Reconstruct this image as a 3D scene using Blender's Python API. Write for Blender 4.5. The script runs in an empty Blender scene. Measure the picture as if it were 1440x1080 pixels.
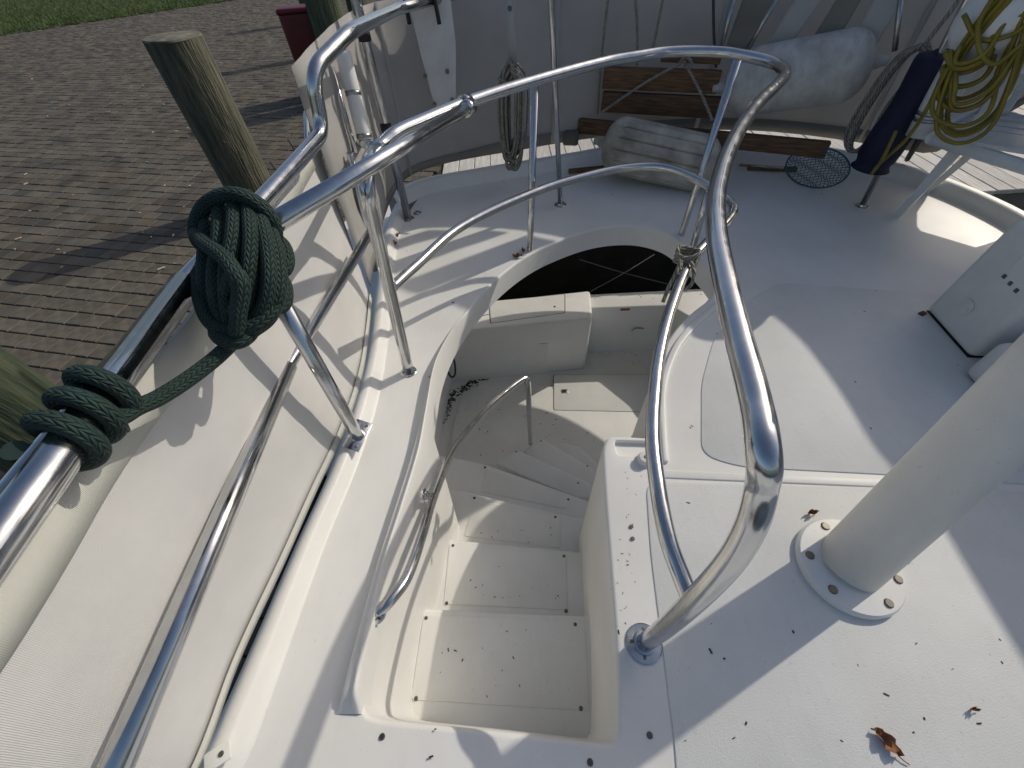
import bpy, bmesh, math, random
from mathutils import Vector, Matrix, noise
from mathutils.geometry import delaunay_2d_cdt
random.seed(7)
R = math.radians
scn = bpy.context.scene
col = scn.collection
# ---------------------------------------------------------------- camera (from the vanishing points)
FPX, NADX, NADY, H = 572.0, 25.0, 480.0, 1.15      # focal length in photo pixels, nadir offset from centre, eye height
_d = Vector((NADX, -NADY, -FPX)).normalized()
_f = Vector((0, 0, -1))
YC = (_f - _f.dot(_d) * _d).normalized(); ZC = -_d; XC = YC.cross(ZC)
CAM = Vector((0, 0, H))
cd = bpy.data.cameras.new('camera'); cam = bpy.data.objects.new('camera', cd); col.objects.link(cam)
cd.sensor_fit = 'HORIZONTAL'; cd.sensor_width = 36; cd.lens = 36 * FPX / 1440; cd.clip_end = 2000; cd.clip_start = 0.02
cam.matrix_world = Matrix.Translation(CAM) @ Matrix((XC, YC, ZC)).to_4x4()
scn.camera = cam
# ---------------------------------------------------------------- light
SUN_AZ, SUN_EL = 32.0, 35.5                         # azimuth measured from +X towards +Y
w = bpy.data.worlds.new('World'); scn.world = w; w.use_nodes = True
nt = w.node_tree; nt.nodes.clear()
sky = nt.nodes.new('ShaderNodeTexSky'); sky.sky_type = 'NISHITA'; sky.sun_disc = False
sky.sun_elevation = R(SUN_EL); sky.sun_rotation = R(90 - SUN_AZ); sky.air_density = 1.0; sky.dust_density = 2.6
bg = nt.nodes.new('ShaderNodeBackground'); bg.inputs[1].default_value = 0.118
wo = nt.nodes.new('ShaderNodeOutputWorld')
nt.links.new(sky.outputs[0], bg.inputs[0]); nt.links.new(bg.outputs[0], wo.inputs[0])
sd = bpy.data.lights.new('sun', 'SUN'); sd.energy = 2.8; sd.angle = R(0.55); sd.color = (1, 0.925, 0.80)
so = bpy.data.objects.new('sun', sd); col.objects.link(so)
TOSUN = Vector((math.cos(R(SUN_EL)) * math.cos(R(SUN_AZ)), math.cos(R(SUN_EL)) * math.sin(R(SUN_AZ)), math.sin(R(SUN_EL))))
so.rotation_euler = TOSUN.to_track_quat('Z', 'Y').to_euler(); so.location = (6, 5, 8)
scn.view_settings.view_transform = 'Standard'; scn.view_settings.look = 'None'
scn.view_settings.exposure = -0.30; scn.view_settings.gamma = 1; scn.view_settings.use_curve_mapping = False
try:
    scn.cycles.max_bounces = 10; scn.cycles.transparent_max_bounces = 12
except Exception: pass

# ---------------------------------------------------------------- pixel -> place
def ray(px, py):
    c = Vector((px - 720, 540 - py, -FPX)) / FPX
    return Vector((c.dot(XC), c.dot(YC), c.dot(ZC)))
def P(px, py, z=0.0):
    r = ray(px, py); return CAM + r * ((z - H) / r.z)
def Q(px, py, y):
    r = ray(px, py); return CAM + r * (y / r.y)
def D(px, py, dep): return CAM + ray(px, py) * dep
def Vt(b, px, py):
    r = ray(px, py); return CAM + r * (math.hypot(b[0], b[1]) / math.hypot(r.x, r.y))
def HD_(px, py, dist):
    r = ray(px, py); return CAM + r*(dist/math.hypot(r.x, r.y))
def P2(px, py, z=0.0): return P(px, py, z).to_2d()

# ---------------------------------------------------------------- materials
def N(nt, t, **k):
    n = nt.nodes.new(t)
    for a, b in k.items(): setattr(n, a, b)
    return n
def mat(name, base, rough=0.5, metal=0.0, noise_amt=0.0, nscale=8.0, bump=0.0, bscale=200.0, base2=None, spec=0.5,
        coord='Object', stretch=None, trans=0.0, rand=0.0, bdist=0.002, coat=0.0, detail=6, rough2=None):
    m = bpy.data.materials.new(name); m.use_nodes = True
    nt = m.node_tree; b = nt.nodes['Principled BSDF']; L = nt.links.new
    b.inputs['Roughness'].default_value = rough; b.inputs['Metallic'].default_value = metal
    b.inputs['Specular IOR Level'].default_value = spec; b.inputs['Coat Weight'].default_value = coat
    b.inputs['Base Color'].default_value = (*base, 1)
    tc = N(nt, 'ShaderNodeTexCoord'); mp = N(nt, 'ShaderNodeMapping'); L(tc.outputs[coord], mp.inputs[0])
    if stretch: mp.inputs['Scale'].default_value = stretch
    src = None
    if base2 is not None or noise_amt:
        n1 = N(nt, 'ShaderNodeTexNoise'); n1.inputs['Scale'].default_value = nscale; n1.inputs['Detail'].default_value = detail
        n1.inputs['Roughness'].default_value = 0.62; L(mp.outputs[0], n1.inputs[0])
        rp = N(nt, 'ShaderNodeValToRGB'); L(n1.outputs[0], rp.inputs[0])
        b2 = base2 if base2 is not None else tuple(max(0, c * (1 - noise_amt)) for c in base)
        rp.color_ramp.elements[0].position = 0.36; rp.color_ramp.elements[0].color = (*b2, 1)
        rp.color_ramp.elements[1].position = 0.64; rp.color_ramp.elements[1].color = (*base, 1)
        src = rp.outputs[0]
        if rough2 is not None:
            mr = N(nt, 'ShaderNodeMapRange'); L(n1.outputs[0], mr.inputs[0]); mr.inputs[1].default_value = .3; mr.inputs[2].default_value = .7
            mr.inputs[3].default_value = rough; mr.inputs[4].default_value = rough2; L(mr.outputs[0], b.inputs['Roughness'])
    if rand:
        oi = N(nt, 'ShaderNodeObjectInfo'); hs = N(nt, 'ShaderNodeHueSaturation')
        mr = N(nt, 'ShaderNodeMapRange'); L(oi.outputs['Random'], mr.inputs[0]); mr.inputs[3].default_value = 1 - rand; mr.inputs[4].default_value = 1 + rand
        L(mr.outputs[0], hs.inputs['Value'])
        if src: L(src, hs.inputs['Color'])
        else: hs.inputs['Color'].default_value = (*base, 1)
        src = hs.outputs[0]
    if src: L(src, b.inputs['Base Color'])
    if bump:
        n2 = N(nt, 'ShaderNodeTexNoise'); n2.inputs['Scale'].default_value = bscale; n2.inputs['Detail'].default_value = 3
        L(mp.outputs[0], n2.inputs[0])
        bm = N(nt, 'ShaderNodeBump'); bm.inputs['Strength'].default_value = bump; bm.inputs['Distance'].default_value = bdist
        L(n2.outputs[0], bm.inputs['Height']); L(bm.outputs[0], b.inputs['Normal'])
    if trans:
        tr = N(nt, 'ShaderNodeBsdfTranslucent'); mx = N(nt, 'ShaderNodeMixShader'); mx.inputs[0].default_value = trans
        if src: L(src, tr.inputs[0])
        else: tr.inputs[0].default_value = (*base, 1)
        out = nt.nodes['Material Output']; L(b.outputs[0], mx.inputs[1]); L(tr.outputs[0], mx.inputs[2]); L(mx.outputs[0], out.inputs[0])
    return m

def uvmath_bump(m, kind):
    """rope lay / canvas weave driven by the UV of a sweep (u = turns, v = metres)"""
    nt = m.node_tree; L = nt.links.new; b = nt.nodes['Principled BSDF']
    uv = N(nt, 'ShaderNodeUVMap'); sx = N(nt, 'ShaderNodeSeparateXYZ'); L(uv.outputs[0], sx.inputs[0])
    def M(op, a, c=None):
        n = N(nt, 'ShaderNodeMath', operation=op)
        for i, v in enumerate((a, c)):
            if v is None: continue
            if isinstance(v, (int, float)): n.inputs[i].default_value = v
            else: L(v, n.inputs[i])
        return n.outputs[0]
    u, v = sx.outputs[0], sx.outputs[1]
    if kind == 'braid':
        fr = M('FRACT', M('MULTIPLY', u, 7.0)); tri = M('ABSOLUTE', M('SUBTRACT', M('MULTIPLY', fr, 2.0), 1.0))
        a = M('ADD', M('MULTIPLY', v, 95.0), M('MULTIPLY', tri, 0.75))
        h = M('MULTIPLY', M('POWER', M('ABSOLUTE', M('SINE', M('MULTIPLY', a, math.pi))), .7), M('ADD', .45, M('MULTIPLY', .55, M('ABSOLUTE', M('SINE', M('MULTIPLY', M('MULTIPLY', u, 14.0), math.pi))))))
        dist = 0.0035
    else:
        a = M('ADD', M('MULTIPLY', u, 3.0), M('MULTIPLY', v, 45.0))
        h = M('ABSOLUTE', M('SINE', M('MULTIPLY', a, math.pi))); dist = 0.004
    bm = N(nt, 'ShaderNodeBump'); bm.inputs['Strength'].default_value = 1.0; bm.inputs['Distance'].default_value = dist
    L(h, bm.inputs['Height']); L(bm.outputs[0], b.inputs['Normal'])
    # the hollows between the yarns take a darker tone
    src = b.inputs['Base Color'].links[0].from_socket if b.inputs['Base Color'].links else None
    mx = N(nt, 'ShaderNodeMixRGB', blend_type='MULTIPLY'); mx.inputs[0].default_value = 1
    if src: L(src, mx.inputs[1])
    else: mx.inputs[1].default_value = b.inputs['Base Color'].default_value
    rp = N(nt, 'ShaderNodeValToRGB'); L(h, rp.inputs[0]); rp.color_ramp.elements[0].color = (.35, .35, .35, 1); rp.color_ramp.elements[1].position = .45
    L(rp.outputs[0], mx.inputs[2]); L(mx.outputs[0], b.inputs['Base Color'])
    return m

M_ = {}
M_['gel'] = mat('white_gelcoat', (.80, .795, .765), .38, noise_amt=.055, nscale=3.5, bump=.05, bscale=40, rough2=.55)
M_['gel2'] = mat('cockpit_gelcoat', (.80, .795, .765), .42, noise_amt=.06, nscale=5, bump=.05, bscale=60)
M_['skid'] = mat('nonskid_gelcoat', (.755, .76, .74), .62, noise_amt=.07, nscale=4, bump=.55, bscale=330, bdist=.0016)
M_['steel'] = mat('stainless_steel', (.63, .635, .64), .09, 1.0, noise_amt=.10, nscale=30, bump=.03, bscale=90, rough2=.24)
M_['steel_dull'] = mat('dull_steel', (.5, .5, .49), .32, 1.0, noise_amt=.3, nscale=40)
M_['rope_green'] = uvmath_bump(mat('green_braided_rope', (.014, .045, .036), .75, noise_amt=.35, nscale=30), 'braid')
M_['rope_grey'] = uvmath_bump(mat('grey_laid_rope', (.40, .37, .31), .9, noise_amt=.35, nscale=40), 'laid')
M_['rope_dark'] = mat('dark_line', (.05, .05, .05), .8)
M_['rope_dark2'] = mat('wet_line', (.11, .11, .10), .8)
M_['hose'] = mat('yellow_hose', (.25, .195, .016), .45, noise_amt=.35, nscale=14)
M_['black'] = mat('black_rubber', (.012, .012, .013), .55)
M_['screw'] = mat('screw_steel', (.16, .15, .13), .4, 1.0)
M_['pvc'] = mat('white_pvc', (.78, .78, .76), .4, noise_amt=.06, nscale=20)
M_['plastic'] = mat('white_chair_plastic', (.70, .71, .70), .42, noise_amt=.10, nscale=12)
M_['ivory'] = mat('ivory_plastic', (.74, .74, .71), .45, noise_amt=.08, nscale=10)
M_['fender'] = mat('fender_vinyl', (.52, .49, .42), .6, base2=(.25, .23, .19), nscale=7, bump=.25, bscale=60, detail=9)
M_['fender2'] = mat('fender_vinyl_dirty', (.58, .57, .53), .55, base2=(.40, .39, .365), nscale=11, bump=.2, bscale=50, stretch=(1, 1, 1.6), detail=9)
M_['timber'] = mat('weathered_timber', (.20, .105, .048), .75, base2=(.06, .036, .022), nscale=9, stretch=(1.2, 14, 14), bump=.5, bscale=50, rand=.3)
M_['wood'] = mat('piling_wood', (.135, .125, .085), .85, base2=(.032, .042, .028), nscale=7, stretch=(5, 5, .55), bump=.9, bscale=14, bdist=.02, detail=10)
M_['wood_green'] = mat('green_piling_wood', (.085, .10, .055), .8, base2=(.025, .045, .025), nscale=7, stretch=(5, 5, .5), bump=.8, bscale=14, bdist=.015, detail=10)
M_['wood_top'] = mat('piling_end_grain', (.22, .20, .155), .9, base2=(.09, .085, .065), nscale=14, bump=.5, bscale=60)
M_['plank'] = mat('sun_bleached_plank', (.62, .60, .56), .8, base2=(.42, .40, .36), nscale=10, stretch=(10, .7, 1), bump=.4, bscale=40, rand=.12)
M_['paver'] = mat('concrete_paver', (.132, .114, .088), .85, base2=(.076, .066, .052), nscale=16, bump=.5, bscale=120, rand=.18)
M_['pavers_far'] = mat('concrete_paver_far', (.132, .114, .088), .85, base2=(.075, .065, .051), nscale=4, bump=.4, bscale=120)
M_['sand'] = mat('joint_sand', (.050, .043, .034), .95, noise_amt=.4, nscale=30)
M_['soil'] = mat('lawn_soil', (.055, .07, .02), .95, noise_amt=.5, nscale=12)
M_['grass'] = mat('grass_blade', (.085, .135, .022), .6, base2=(.045, .09, .014), nscale=2.2, trans=.25)
M_['red'] = mat('red_paint', (.115, .004, .008), .4, noise_amt=.3, nscale=9)
M_['blue'] = mat('navy_fabric', (.008, .012, .045), .7, noise_amt=.3, nscale=20, bump=.3, bscale=200)
M_['net'] = mat('blue_net_cord', (.03, .10, .14), .6)
M_['leaf'] = mat('dry_leaf', (.33, .13, .04), .7, base2=(.17, .06, .02), nscale=60)
M_['debris'] = mat('dark_litter', (.045, .032, .02), .9)
M_['label_red'] = mat('red_label', (.33, .03, .022), .5)
M_['label_tan'] = mat('tan_vent_mesh', (.30, .26, .17), .7, noise_amt=.4, nscale=120)
M_['rust'] = mat('rust_stain', (.16, .07, .03), .8, noise_amt=.5, nscale=60)
M_['groove'] = mat('groove_sealant', (.10, .10, .095), .7)
M_['white_board'] = mat('white_cutting_board', (.68, .68, .66), .5, noise_amt=.12, nscale=14)
M_['water'] = mat('dark_water', (.004, .007, .007), .06, spec=.3, bump=.25, bscale=7, bdist=.03)
M_['conc'] = mat('seawall_concrete', (.16, .15, .13), .9, noise_amt=.4, nscale=5, bump=.4, bscale=30)

def grime(m, amt=.12, tint=(.93, .90, .82)):
    """uneven wear: faint blotches, thin streaks and small spots"""
    nt = m.node_tree; L = nt.links.new; b = nt.nodes['Principled BSDF']; src = b.inputs['Base Color'].links[0].from_socket
    tc = N(nt, 'ShaderNodeTexCoord')
    for sc, lo, hi, st, k in ((2.1, .34, .56, (1, 1, 1), amt), (5.0, .56, .66, (9, 1.2, 1), amt*.3), (120, .66, .72, (1, 1, 1), amt*2.2)):
        mp = N(nt, 'ShaderNodeMapping'); mp.inputs['Scale'].default_value = st; mp.inputs['Rotation'].default_value = (0, 0, .5); L(tc.outputs['Object'], mp.inputs[0])
        n = N(nt, 'ShaderNodeTexNoise'); n.inputs['Scale'].default_value = sc; n.inputs['Detail'].default_value = 9; L(mp.outputs[0], n.inputs[0])
        rp = N(nt, 'ShaderNodeValToRGB'); L(n.outputs[0], rp.inputs[0]); e = rp.color_ramp.elements
        e[0].position = lo; e[1].position = hi; d = tuple(1 - k*(1.6 - t) for t in tint)
        first = sc < 3
        e[0].color = (*d, 1) if first else (1, 1, 1, 1); e[1].color = (1, 1, 1, 1) if first else (*d, 1)
        mx = N(nt, 'ShaderNodeMixRGB', blend_type='MULTIPLY'); mx.inputs[0].default_value = 1; L(src, mx.inputs[1]); L(rp.outputs[0], mx.inputs[2]); src = mx.outputs[0]
    L(src, b.inputs['Base Color'])
grime(M_['gel'], .09); grime(M_['gel2'], .11); grime(M_['skid'], .10)
M_['wall_shade'] = mat('shade_dark_seawall', (.020, .022, .017), .9, noise_amt=.5, nscale=6)  # near-black base carries the shade under the plank walk
def canvas_mat(name, base, trans):
    m = mat(name, base, .8, noise_amt=.10, nscale=3.0, trans=trans, rough2=None)
    nt = m.node_tree; L = nt.links.new; b = nt.nodes['Principled BSDF']
    uv = N(nt, 'ShaderNodeUVMap'); wv = N(nt, 'ShaderNodeTexWave'); wv.bands_direction = 'Y'; wv.inputs['Scale'].default_value = 150; wv.inputs['Distortion'].default_value = .6
    wv2 = N(nt, 'ShaderNodeTexWave'); wv2.bands_direction = 'X'; wv2.inputs['Scale'].default_value = 150; wv2.inputs['Distortion'].default_value = .6
    L(uv.outputs[0], wv.inputs[0]); L(uv.outputs[0], wv2.inputs[0])
    ad = N(nt, 'ShaderNodeMath', operation='ADD'); L(wv.outputs['Fac'], ad.inputs[0]); L(wv2.outputs['Fac'], ad.inputs[1])
    bp = N(nt, 'ShaderNodeBump'); bp.inputs['Strength'].default_value = .45; bp.inputs['Distance'].default_value = .0015
    L(ad.outputs[0], bp.inputs['Height']); L(bp.outputs[0], b.inputs['Normal'])
    return m
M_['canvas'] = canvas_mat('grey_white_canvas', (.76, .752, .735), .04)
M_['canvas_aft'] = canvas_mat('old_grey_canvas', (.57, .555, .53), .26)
M_['hem'] = canvas_mat('cream_canvas_hem', (.70, .70, .64), .03)
M_['canvas_dark'] = canvas_mat('darker_canvas', (.30, .28, .245), .12)  # shaded tone of the fold strips; also the stern hem
M_['canvas_pale'] = canvas_mat('pale_canvas', (.60, .585, .55), .18)

# ---------------------------------------------------------------- mesh helpers
def link(name, me, m=None, parent=None, smooth=False):
    o = bpy.data.objects.new(name, me); col.objects.link(o)
    if m is not None and len(me.materials) == 0: me.materials.append(M_[m] if isinstance(m, str) else m)
    if parent is not None: o.parent = parent
    if smooth:
        me.polygons.foreach_set('use_smooth', [True] * len(me.polygons))
    return o
def from_bm(name, bm, m, parent=None, smooth=False, auto=None):
    bmesh.ops.recalc_face_normals(bm, faces=bm.faces[:])
    me = bpy.data.meshes.new(name); bm.to_mesh(me); bm.free()
    o = link(name, me, m, parent, smooth)
    if auto:
        me.polygons.foreach_set('use_smooth', [True] * len(me.polygons)); me.set_sharp_from_angle(angle=R(auto))
    return o
def tag(o, label, cat, group=None, kind=None):
    if label: o['label'] = label
    if cat: o['category'] = cat
    if group: o['group'] = group
    if kind: o['kind'] = kind
    return o
def lab(o, label): o['label'] = label; return o
def empty(name, loc, label, cat, group=None):
    o = bpy.data.objects.new(name, None); col.objects.link(o); o.location = loc; o.empty_display_size = .1
    return tag(o, label, cat, group)
def adopt(parent, *objs):
    """parent objects whose meshes are in world coordinates to an Empty that stands elsewhere"""
    for o in objs:
        o.parent = parent; o.matrix_parent_inverse = Matrix.Translation(parent.location).inverted()
def crom(pts, n=8, closed=False):
    pts = [Vector(p) for p in pts]; out = []
    k = len(pts)
    if k == 2 and not closed:
        return [pts[0].lerp(pts[1], i / n) for i in range(n + 1)]
    for i in range(k if closed else k - 1):
        if closed: a, b, c, d = pts[i - 1], pts[i], pts[(i + 1) % k], pts[(i + 2) % k]
        else: a, b, c, d = pts[max(i - 1, 0)], pts[i], pts[i + 1], pts[min(i + 2, k - 1)]
        # centripetal-ish: chord scaled tangents keep bends tidy
        l = (c - b).length; t0 = (c - a); t1 = (d - b)
        t0 = t0.normalized() * l if t0.length > 1e-9 else t0; t1 = t1.normalized() * l if t1.length > 1e-9 else t1
        for j in range(n):
            t = j / n; t2 = t * t; t3 = t2 * t
            out.append(b * (2*t3 - 3*t2 + 1) + t0 * (t3 - 2*t2 + t) + c * (-2*t3 + 3*t2) + t1 * (t3 - t2))
    if not closed: out.append(pts[-1])
    return out
def resample(pts, step):
    out = [pts[0].copy()]; acc = 0
    for a, b in zip(pts, pts[1:]):
        L = (b - a).length
        if L < 1e-9: continue
        pos = step - acc
        while pos <= L:
            out.append(a.lerp(b, pos / L)); pos += step
        acc = (acc + L) % step if pos - step <= L else acc
        acc = L - (pos - step)
    if (out[-1] - pts[-1]).length > step * .3: out.append(pts[-1].copy())
    return out
def sweep_into(bm, pts, r, seg=14, closed=False, caps=True, uvl=None, flat=1.0):
    """tube along pts (parallel transport); UV u = turn, v = metres"""
    n = len(pts); rad = r if callable(r) else (lambda t: r)
    T = []
    for i in range(n):
        if closed: t = pts[(i + 1) % n] - pts[i - 1]
        else: t = pts[min(i + 1, n - 1)] - pts[max(i - 1, 0)]
        T.append(t.normalized() if t.length > 1e-9 else (T[-1] if T else Vector((0, 0, 1))))
    ref = Vector((0, 0, 1)) if abs(T[0].z) < .9 else Vector((1, 0, 0))
    nrm = (ref - ref.dot(T[0]) * T[0]).normalized()
    rings = []; ln = 0; lens = []
    for i in range(n):
        if i:
            q = T[i - 1].rotation_difference(T[i]); nrm = (q @ nrm); nrm = (nrm - nrm.dot(T[i]) * T[i]).normalized(); ln += (pts[i] - pts[i - 1]).length
        lens.append(ln); bi = T[i].cross(nrm); rr = rad(i / max(1, n - 1))
        rings.append([bm.verts.new(pts[i] + (nrm * math.cos(2*math.pi*j/seg) + bi * math.sin(2*math.pi*j/seg) * flat) * rr) for j in range(seg)])
    for i in range(n if closed else n - 1):
        a, b = rings[i], rings[(i + 1) % n]
        for j in range(seg):
            f = bm.faces.new((a[j], a[(j+1) % seg], b[(j+1) % seg], b[j])); f.smooth = True
            if uvl:
                v0, v1 = lens[i], (lens[i+1] if i + 1 < n else lens[i] + .01)
                for lp, uv in zip(f.loops, ((j/seg, v0), ((j+1)/seg, v0), ((j+1)/seg, v1), (j/seg, v1))): lp[uvl].uv = uv
    if caps and not closed:
        bm.faces.new(rings[0][::-1]); bm.faces.new(rings[-1])
def tube(name, pts, r, m, parent=None, n=8, seg=14, straight=False, closed=False, uv=False, step=None, caps=True):
    bm = bmesh.new(); uvl = bm.loops.layers.uv.new('UVMap') if uv else None
    lines = pts if isinstance(pts[0], (list, tuple)) and not isinstance(pts[0], Vector) and len(pts[0]) and isinstance(pts[0][0], (Vector, list, tuple)) else [pts]
    for ln in lines:
        q = [Vector(p) for p in ln] if straight else crom(ln, n, closed)
        if step: q = resample(q, step)
        sweep_into(bm, q, r, seg, closed, caps, uvl)
    me = bpy.data.meshes.new(name); bm.to_mesh(me); bm.free()
    return link(name, me, m, parent)
def bend(pts, rad=.05, n=7):
    """poly line with rounded corners, as a bent pipe has"""
    pts = [Vector(p) for p in pts]; out = [pts[0]]
    for a, b, c in zip(pts, pts[1:], pts[2:]):
        d1 = (a - b); d2 = (c - b); k = min(rad, d1.length * .45, d2.length * .45)
        s = b + d1.normalized() * k; e = b + d2.normalized() * k
        for i in range(n + 1):
            t = i / n; out.append(s * (1-t)**2 + b * 2*t*(1-t) + e * t*t)
    out.append(pts[-1]); return out
def box(name, size, m, parent=None, loc=(0,0,0), rot=(0,0,0), bev=.004, seg=2, taper=None):
    bm = bmesh.new(); bmesh.ops.create_cube(bm, size=1)
    for v in bm.verts:
        v.co = Vector((v.co.x * size[0], v.co.y * size[1], v.co.z * size[2]))
        if taper and v.co.z > 0: v.co.x *= taper; v.co.y *= taper
    if bev: bmesh.ops.bevel(bm, geom=bm.edges[:], offset=bev, segments=seg, affect='EDGES', profile=.5)
    o = from_bm(name, bm, m, parent, auto=35); o.location = loc; o.rotation_euler = rot
    return o
def lathe(name, prof, m, parent=None, loc=(0,0,0), rot=(0,0,0), seg=28, ribs=None, auto=38):
    bm = bmesh.new(); rings = []
    for (r, z) in prof:
        ring = []
        for j in range(seg):
            a = 2*math.pi*j/seg; rr = r * (ribs(a, z) if ribs else 1)
            ring.append(bm.verts.new((rr*math.cos(a), rr*math.sin(a), z)))
        rings.append(ring)
    for a, b in zip(rings, rings[1:]):
        for j in range(seg): bm.faces.new((a[j], a[(j+1)%seg], b[(j+1)%seg], b[j]))
    bm.faces.new(rings[0][::-1]); bm.faces.new(rings[-1])
    o = from_bm(name, bm, m, parent, auto=auto); o.location = loc; o.rotation_euler = rot
    return o
def prism(name, poly, z0, z1, m, parent=None, bev=.006, seg=3, topz=None):
    """closed solid from a 2D outline, edges rounded"""
    bm = bmesh.new()
    lo = [bm.verts.new((p[0], p[1], z0)) for p in poly]; hi = [bm.verts.new((p[0], p[1], z1)) for p in poly]
    k = len(poly); bm.faces.new(lo[::-1]); top = bm.faces.new(hi)
    for i in range(k): bm.faces.new((lo[i], lo[(i+1)%k], hi[(i+1)%k], hi[i]))
    bmesh.ops.recalc_face_normals(bm, faces=bm.faces[:])
    if bev:
        es = list(top.edges)
        es += [e for v in top.verts for e in v.link_edges if abs(e.verts[0].co.z - e.verts[1].co.z) > .5*(z1-z0) and e.calc_face_angle(0) > .5]
        bmesh.ops.bevel(bm, geom=list(set(es)), offset=bev, segments=seg, affect='EDGES', profile=.5)
    return from_bm(name, bm, m, parent, auto=32)
def smooth2(pts, n=6, closed=True):
    return [p.to_2d() for p in crom([Vector((p[0], p[1], 0)) for p in pts], n, closed)]
def roundpoly(pts, rad, n=5):
    pts = [Vector((p[0], p[1])) for p in pts]; out = []; k = len(pts)
    for i in range(k):
        a, b, c = pts[i-1], pts[i], pts[(i+1) % k]; d1 = a - b; d2 = c - b; q = min(rad, d1.length*.45, d2.length*.45)
        s = b + d1.normalized()*q; e = b + d2.normalized()*q
        for j in range(n + 1):
            t = j/n; out.append(s*(1-t)**2 + b*2*t*(1-t) + e*t*t)
    return out
def area2(p): return sum(p[i][0]*p[(i+1)%len(p)][1] - p[(i+1)%len(p)][0]*p[i][1] for i in range(len(p)))/2
def orient(to, p=None):
    """rotation that carries local +Z to a direction"""
    return Vector(to).to_track_quat('Z', 'Y').to_euler()

SCREW = None
def screw(parent, loc, up=(0,0,1), r=.0065, name='screw'):
    global SCREW
    if SCREW is None:
        bm = bmesh.new()
        bmesh.ops.create_cone(bm, cap_ends=True, segments=10, radius1=1, radius2=.72, depth=.5)
        me = bpy.data.meshes.new('screw'); bm.to_mesh(me); bm.free(); me.materials.append(M_['screw']); SCREW = me
    o = bpy.data.objects.new(name, SCREW); col.objects.link(o)
    o.scale = (r, r, r); o.location = loc; o.rotation_euler = orient(up)
    if parent:
        o.parent = parent
        o.matrix_parent_inverse = parent.matrix_basis.inverted() if parent.parent is None else Matrix.Identity(4)
    return o
def flange(parent, p, up=(0,0,1), r=.03, name='base_plate', nscrew=3, m='steel'):
    up = Vector(up).normalized()
    o = lathe(name, [(r, -.003), (r, .003), (r*.94, .0045), (r*.62, .0052), (r*.58, .011), (r*.5, .012)], m, parent, p, orient(up), seg=24, auto=20)
    t = up.orthogonal().normalized(); b = up.cross(t)
    for i in range(nscrew):
        a = 2*math.pi*i/nscrew + .6
        s = screw(parent, Vector(p) + (t*math.cos(a) + b*math.sin(a))*r*.68 + up*.0055, up, .0045)
    return o
def sheet(name, rows, m, parent=None, thick=.003, bulge=0.0, seed=0, wr=0.0, usub=1):
    """cloth through rows of points (bottom first); all rows have equally many points"""
    bm = bmesh.new(); uvl = bm.loops.layers.uv.new('UVMap')
    nu = len(rows[0]); g = []; us = [0]
    for i in range(1, nu): us.append(us[-1] + (rows[0][i] - rows[0][i-1]).length)
    for k, row in enumerate(rows):
        g.append([])
        for i, p in enumerate(row):
            q = Vector(p)
            if wr:
                n_ = noise.noise(Vector((us[i]*3.1 + seed, k*.55 + seed, 3.3))) + .5*noise.noise(Vector((us[i]*8 + seed, k*1.4, 7)))
                t = (row[min(i+1, nu-1)] - row[max(i-1, 0)]); nn = Vector((-t.y, t.x, 0))
                if nn.length > 1e-6: q += nn.normalized() * n_ * wr
            g[-1].append(bm.verts.new(q))
    vs = [0]
    for k in range(1, len(rows)): vs.append(vs[-1] + (rows[k][nu//2] - rows[k-1][nu//2]).length)
    for k in range(len(rows) - 1):
        for i in range(nu - 1):
            f = bm.faces.new((g[k][i], g[k][i+1], g[k+1][i+1], g[k+1][i])); f.smooth = True
            for lp, uv in zip(f.loops, ((us[i], vs[k]), (us[i+1], vs[k]), (us[i+1], vs[k+1]), (us[i], vs[k+1]))): lp[uvl].uv = uv
    me = bpy.data.meshes.new(name); bm.to_mesh(me); bm.free()
    o = link(name, me, m, parent)
    md = o.modifiers.new('thickness', 'SOLIDIFY'); md.thickness = thick; md.offset = 0
    return o
def lerp_rows(bot, top, n):
    return [[a.lerp(b, k/n) for a, b in zip(bot, top)] for k in range(n + 1)]
def along(pts, k):
    """k points evenly along a poly line"""
    L = [0]
    for a, b in zip(pts, pts[1:]): L.append(L[-1] + (b - a).length)
    out = []; j = 0
    for i in range(k):
        s = L[-1]*i/(k-1)
        while j < len(pts) - 2 and L[j+1] < s: j += 1
        out.append(pts[j].lerp(pts[j+1], (s - L[j])/max(1e-9, L[j+1]-L[j])))
    return out

# ---------------------------------------------------------------- heights (metres above the yacht's upper deck)
ZD, ZW = -0.45, -2.30            # dock, water
ZS, RISE = -1.47, .21           # cockpit sole, stair riser
ZR, ZM = .715, .36               # top rail, mid rail
TR, TM = .0200, .0158            # tube radii

# ================================================================ SETTING
def struct(o): o['kind'] = 'structure'; return o
bm = bmesh.new(); bmesh.ops.create_grid(bm, x_segments=2, y_segments=2, size=400)
o = struct(from_bm('water', bm, 'water')); o.location = (0, 0, ZW)
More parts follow.
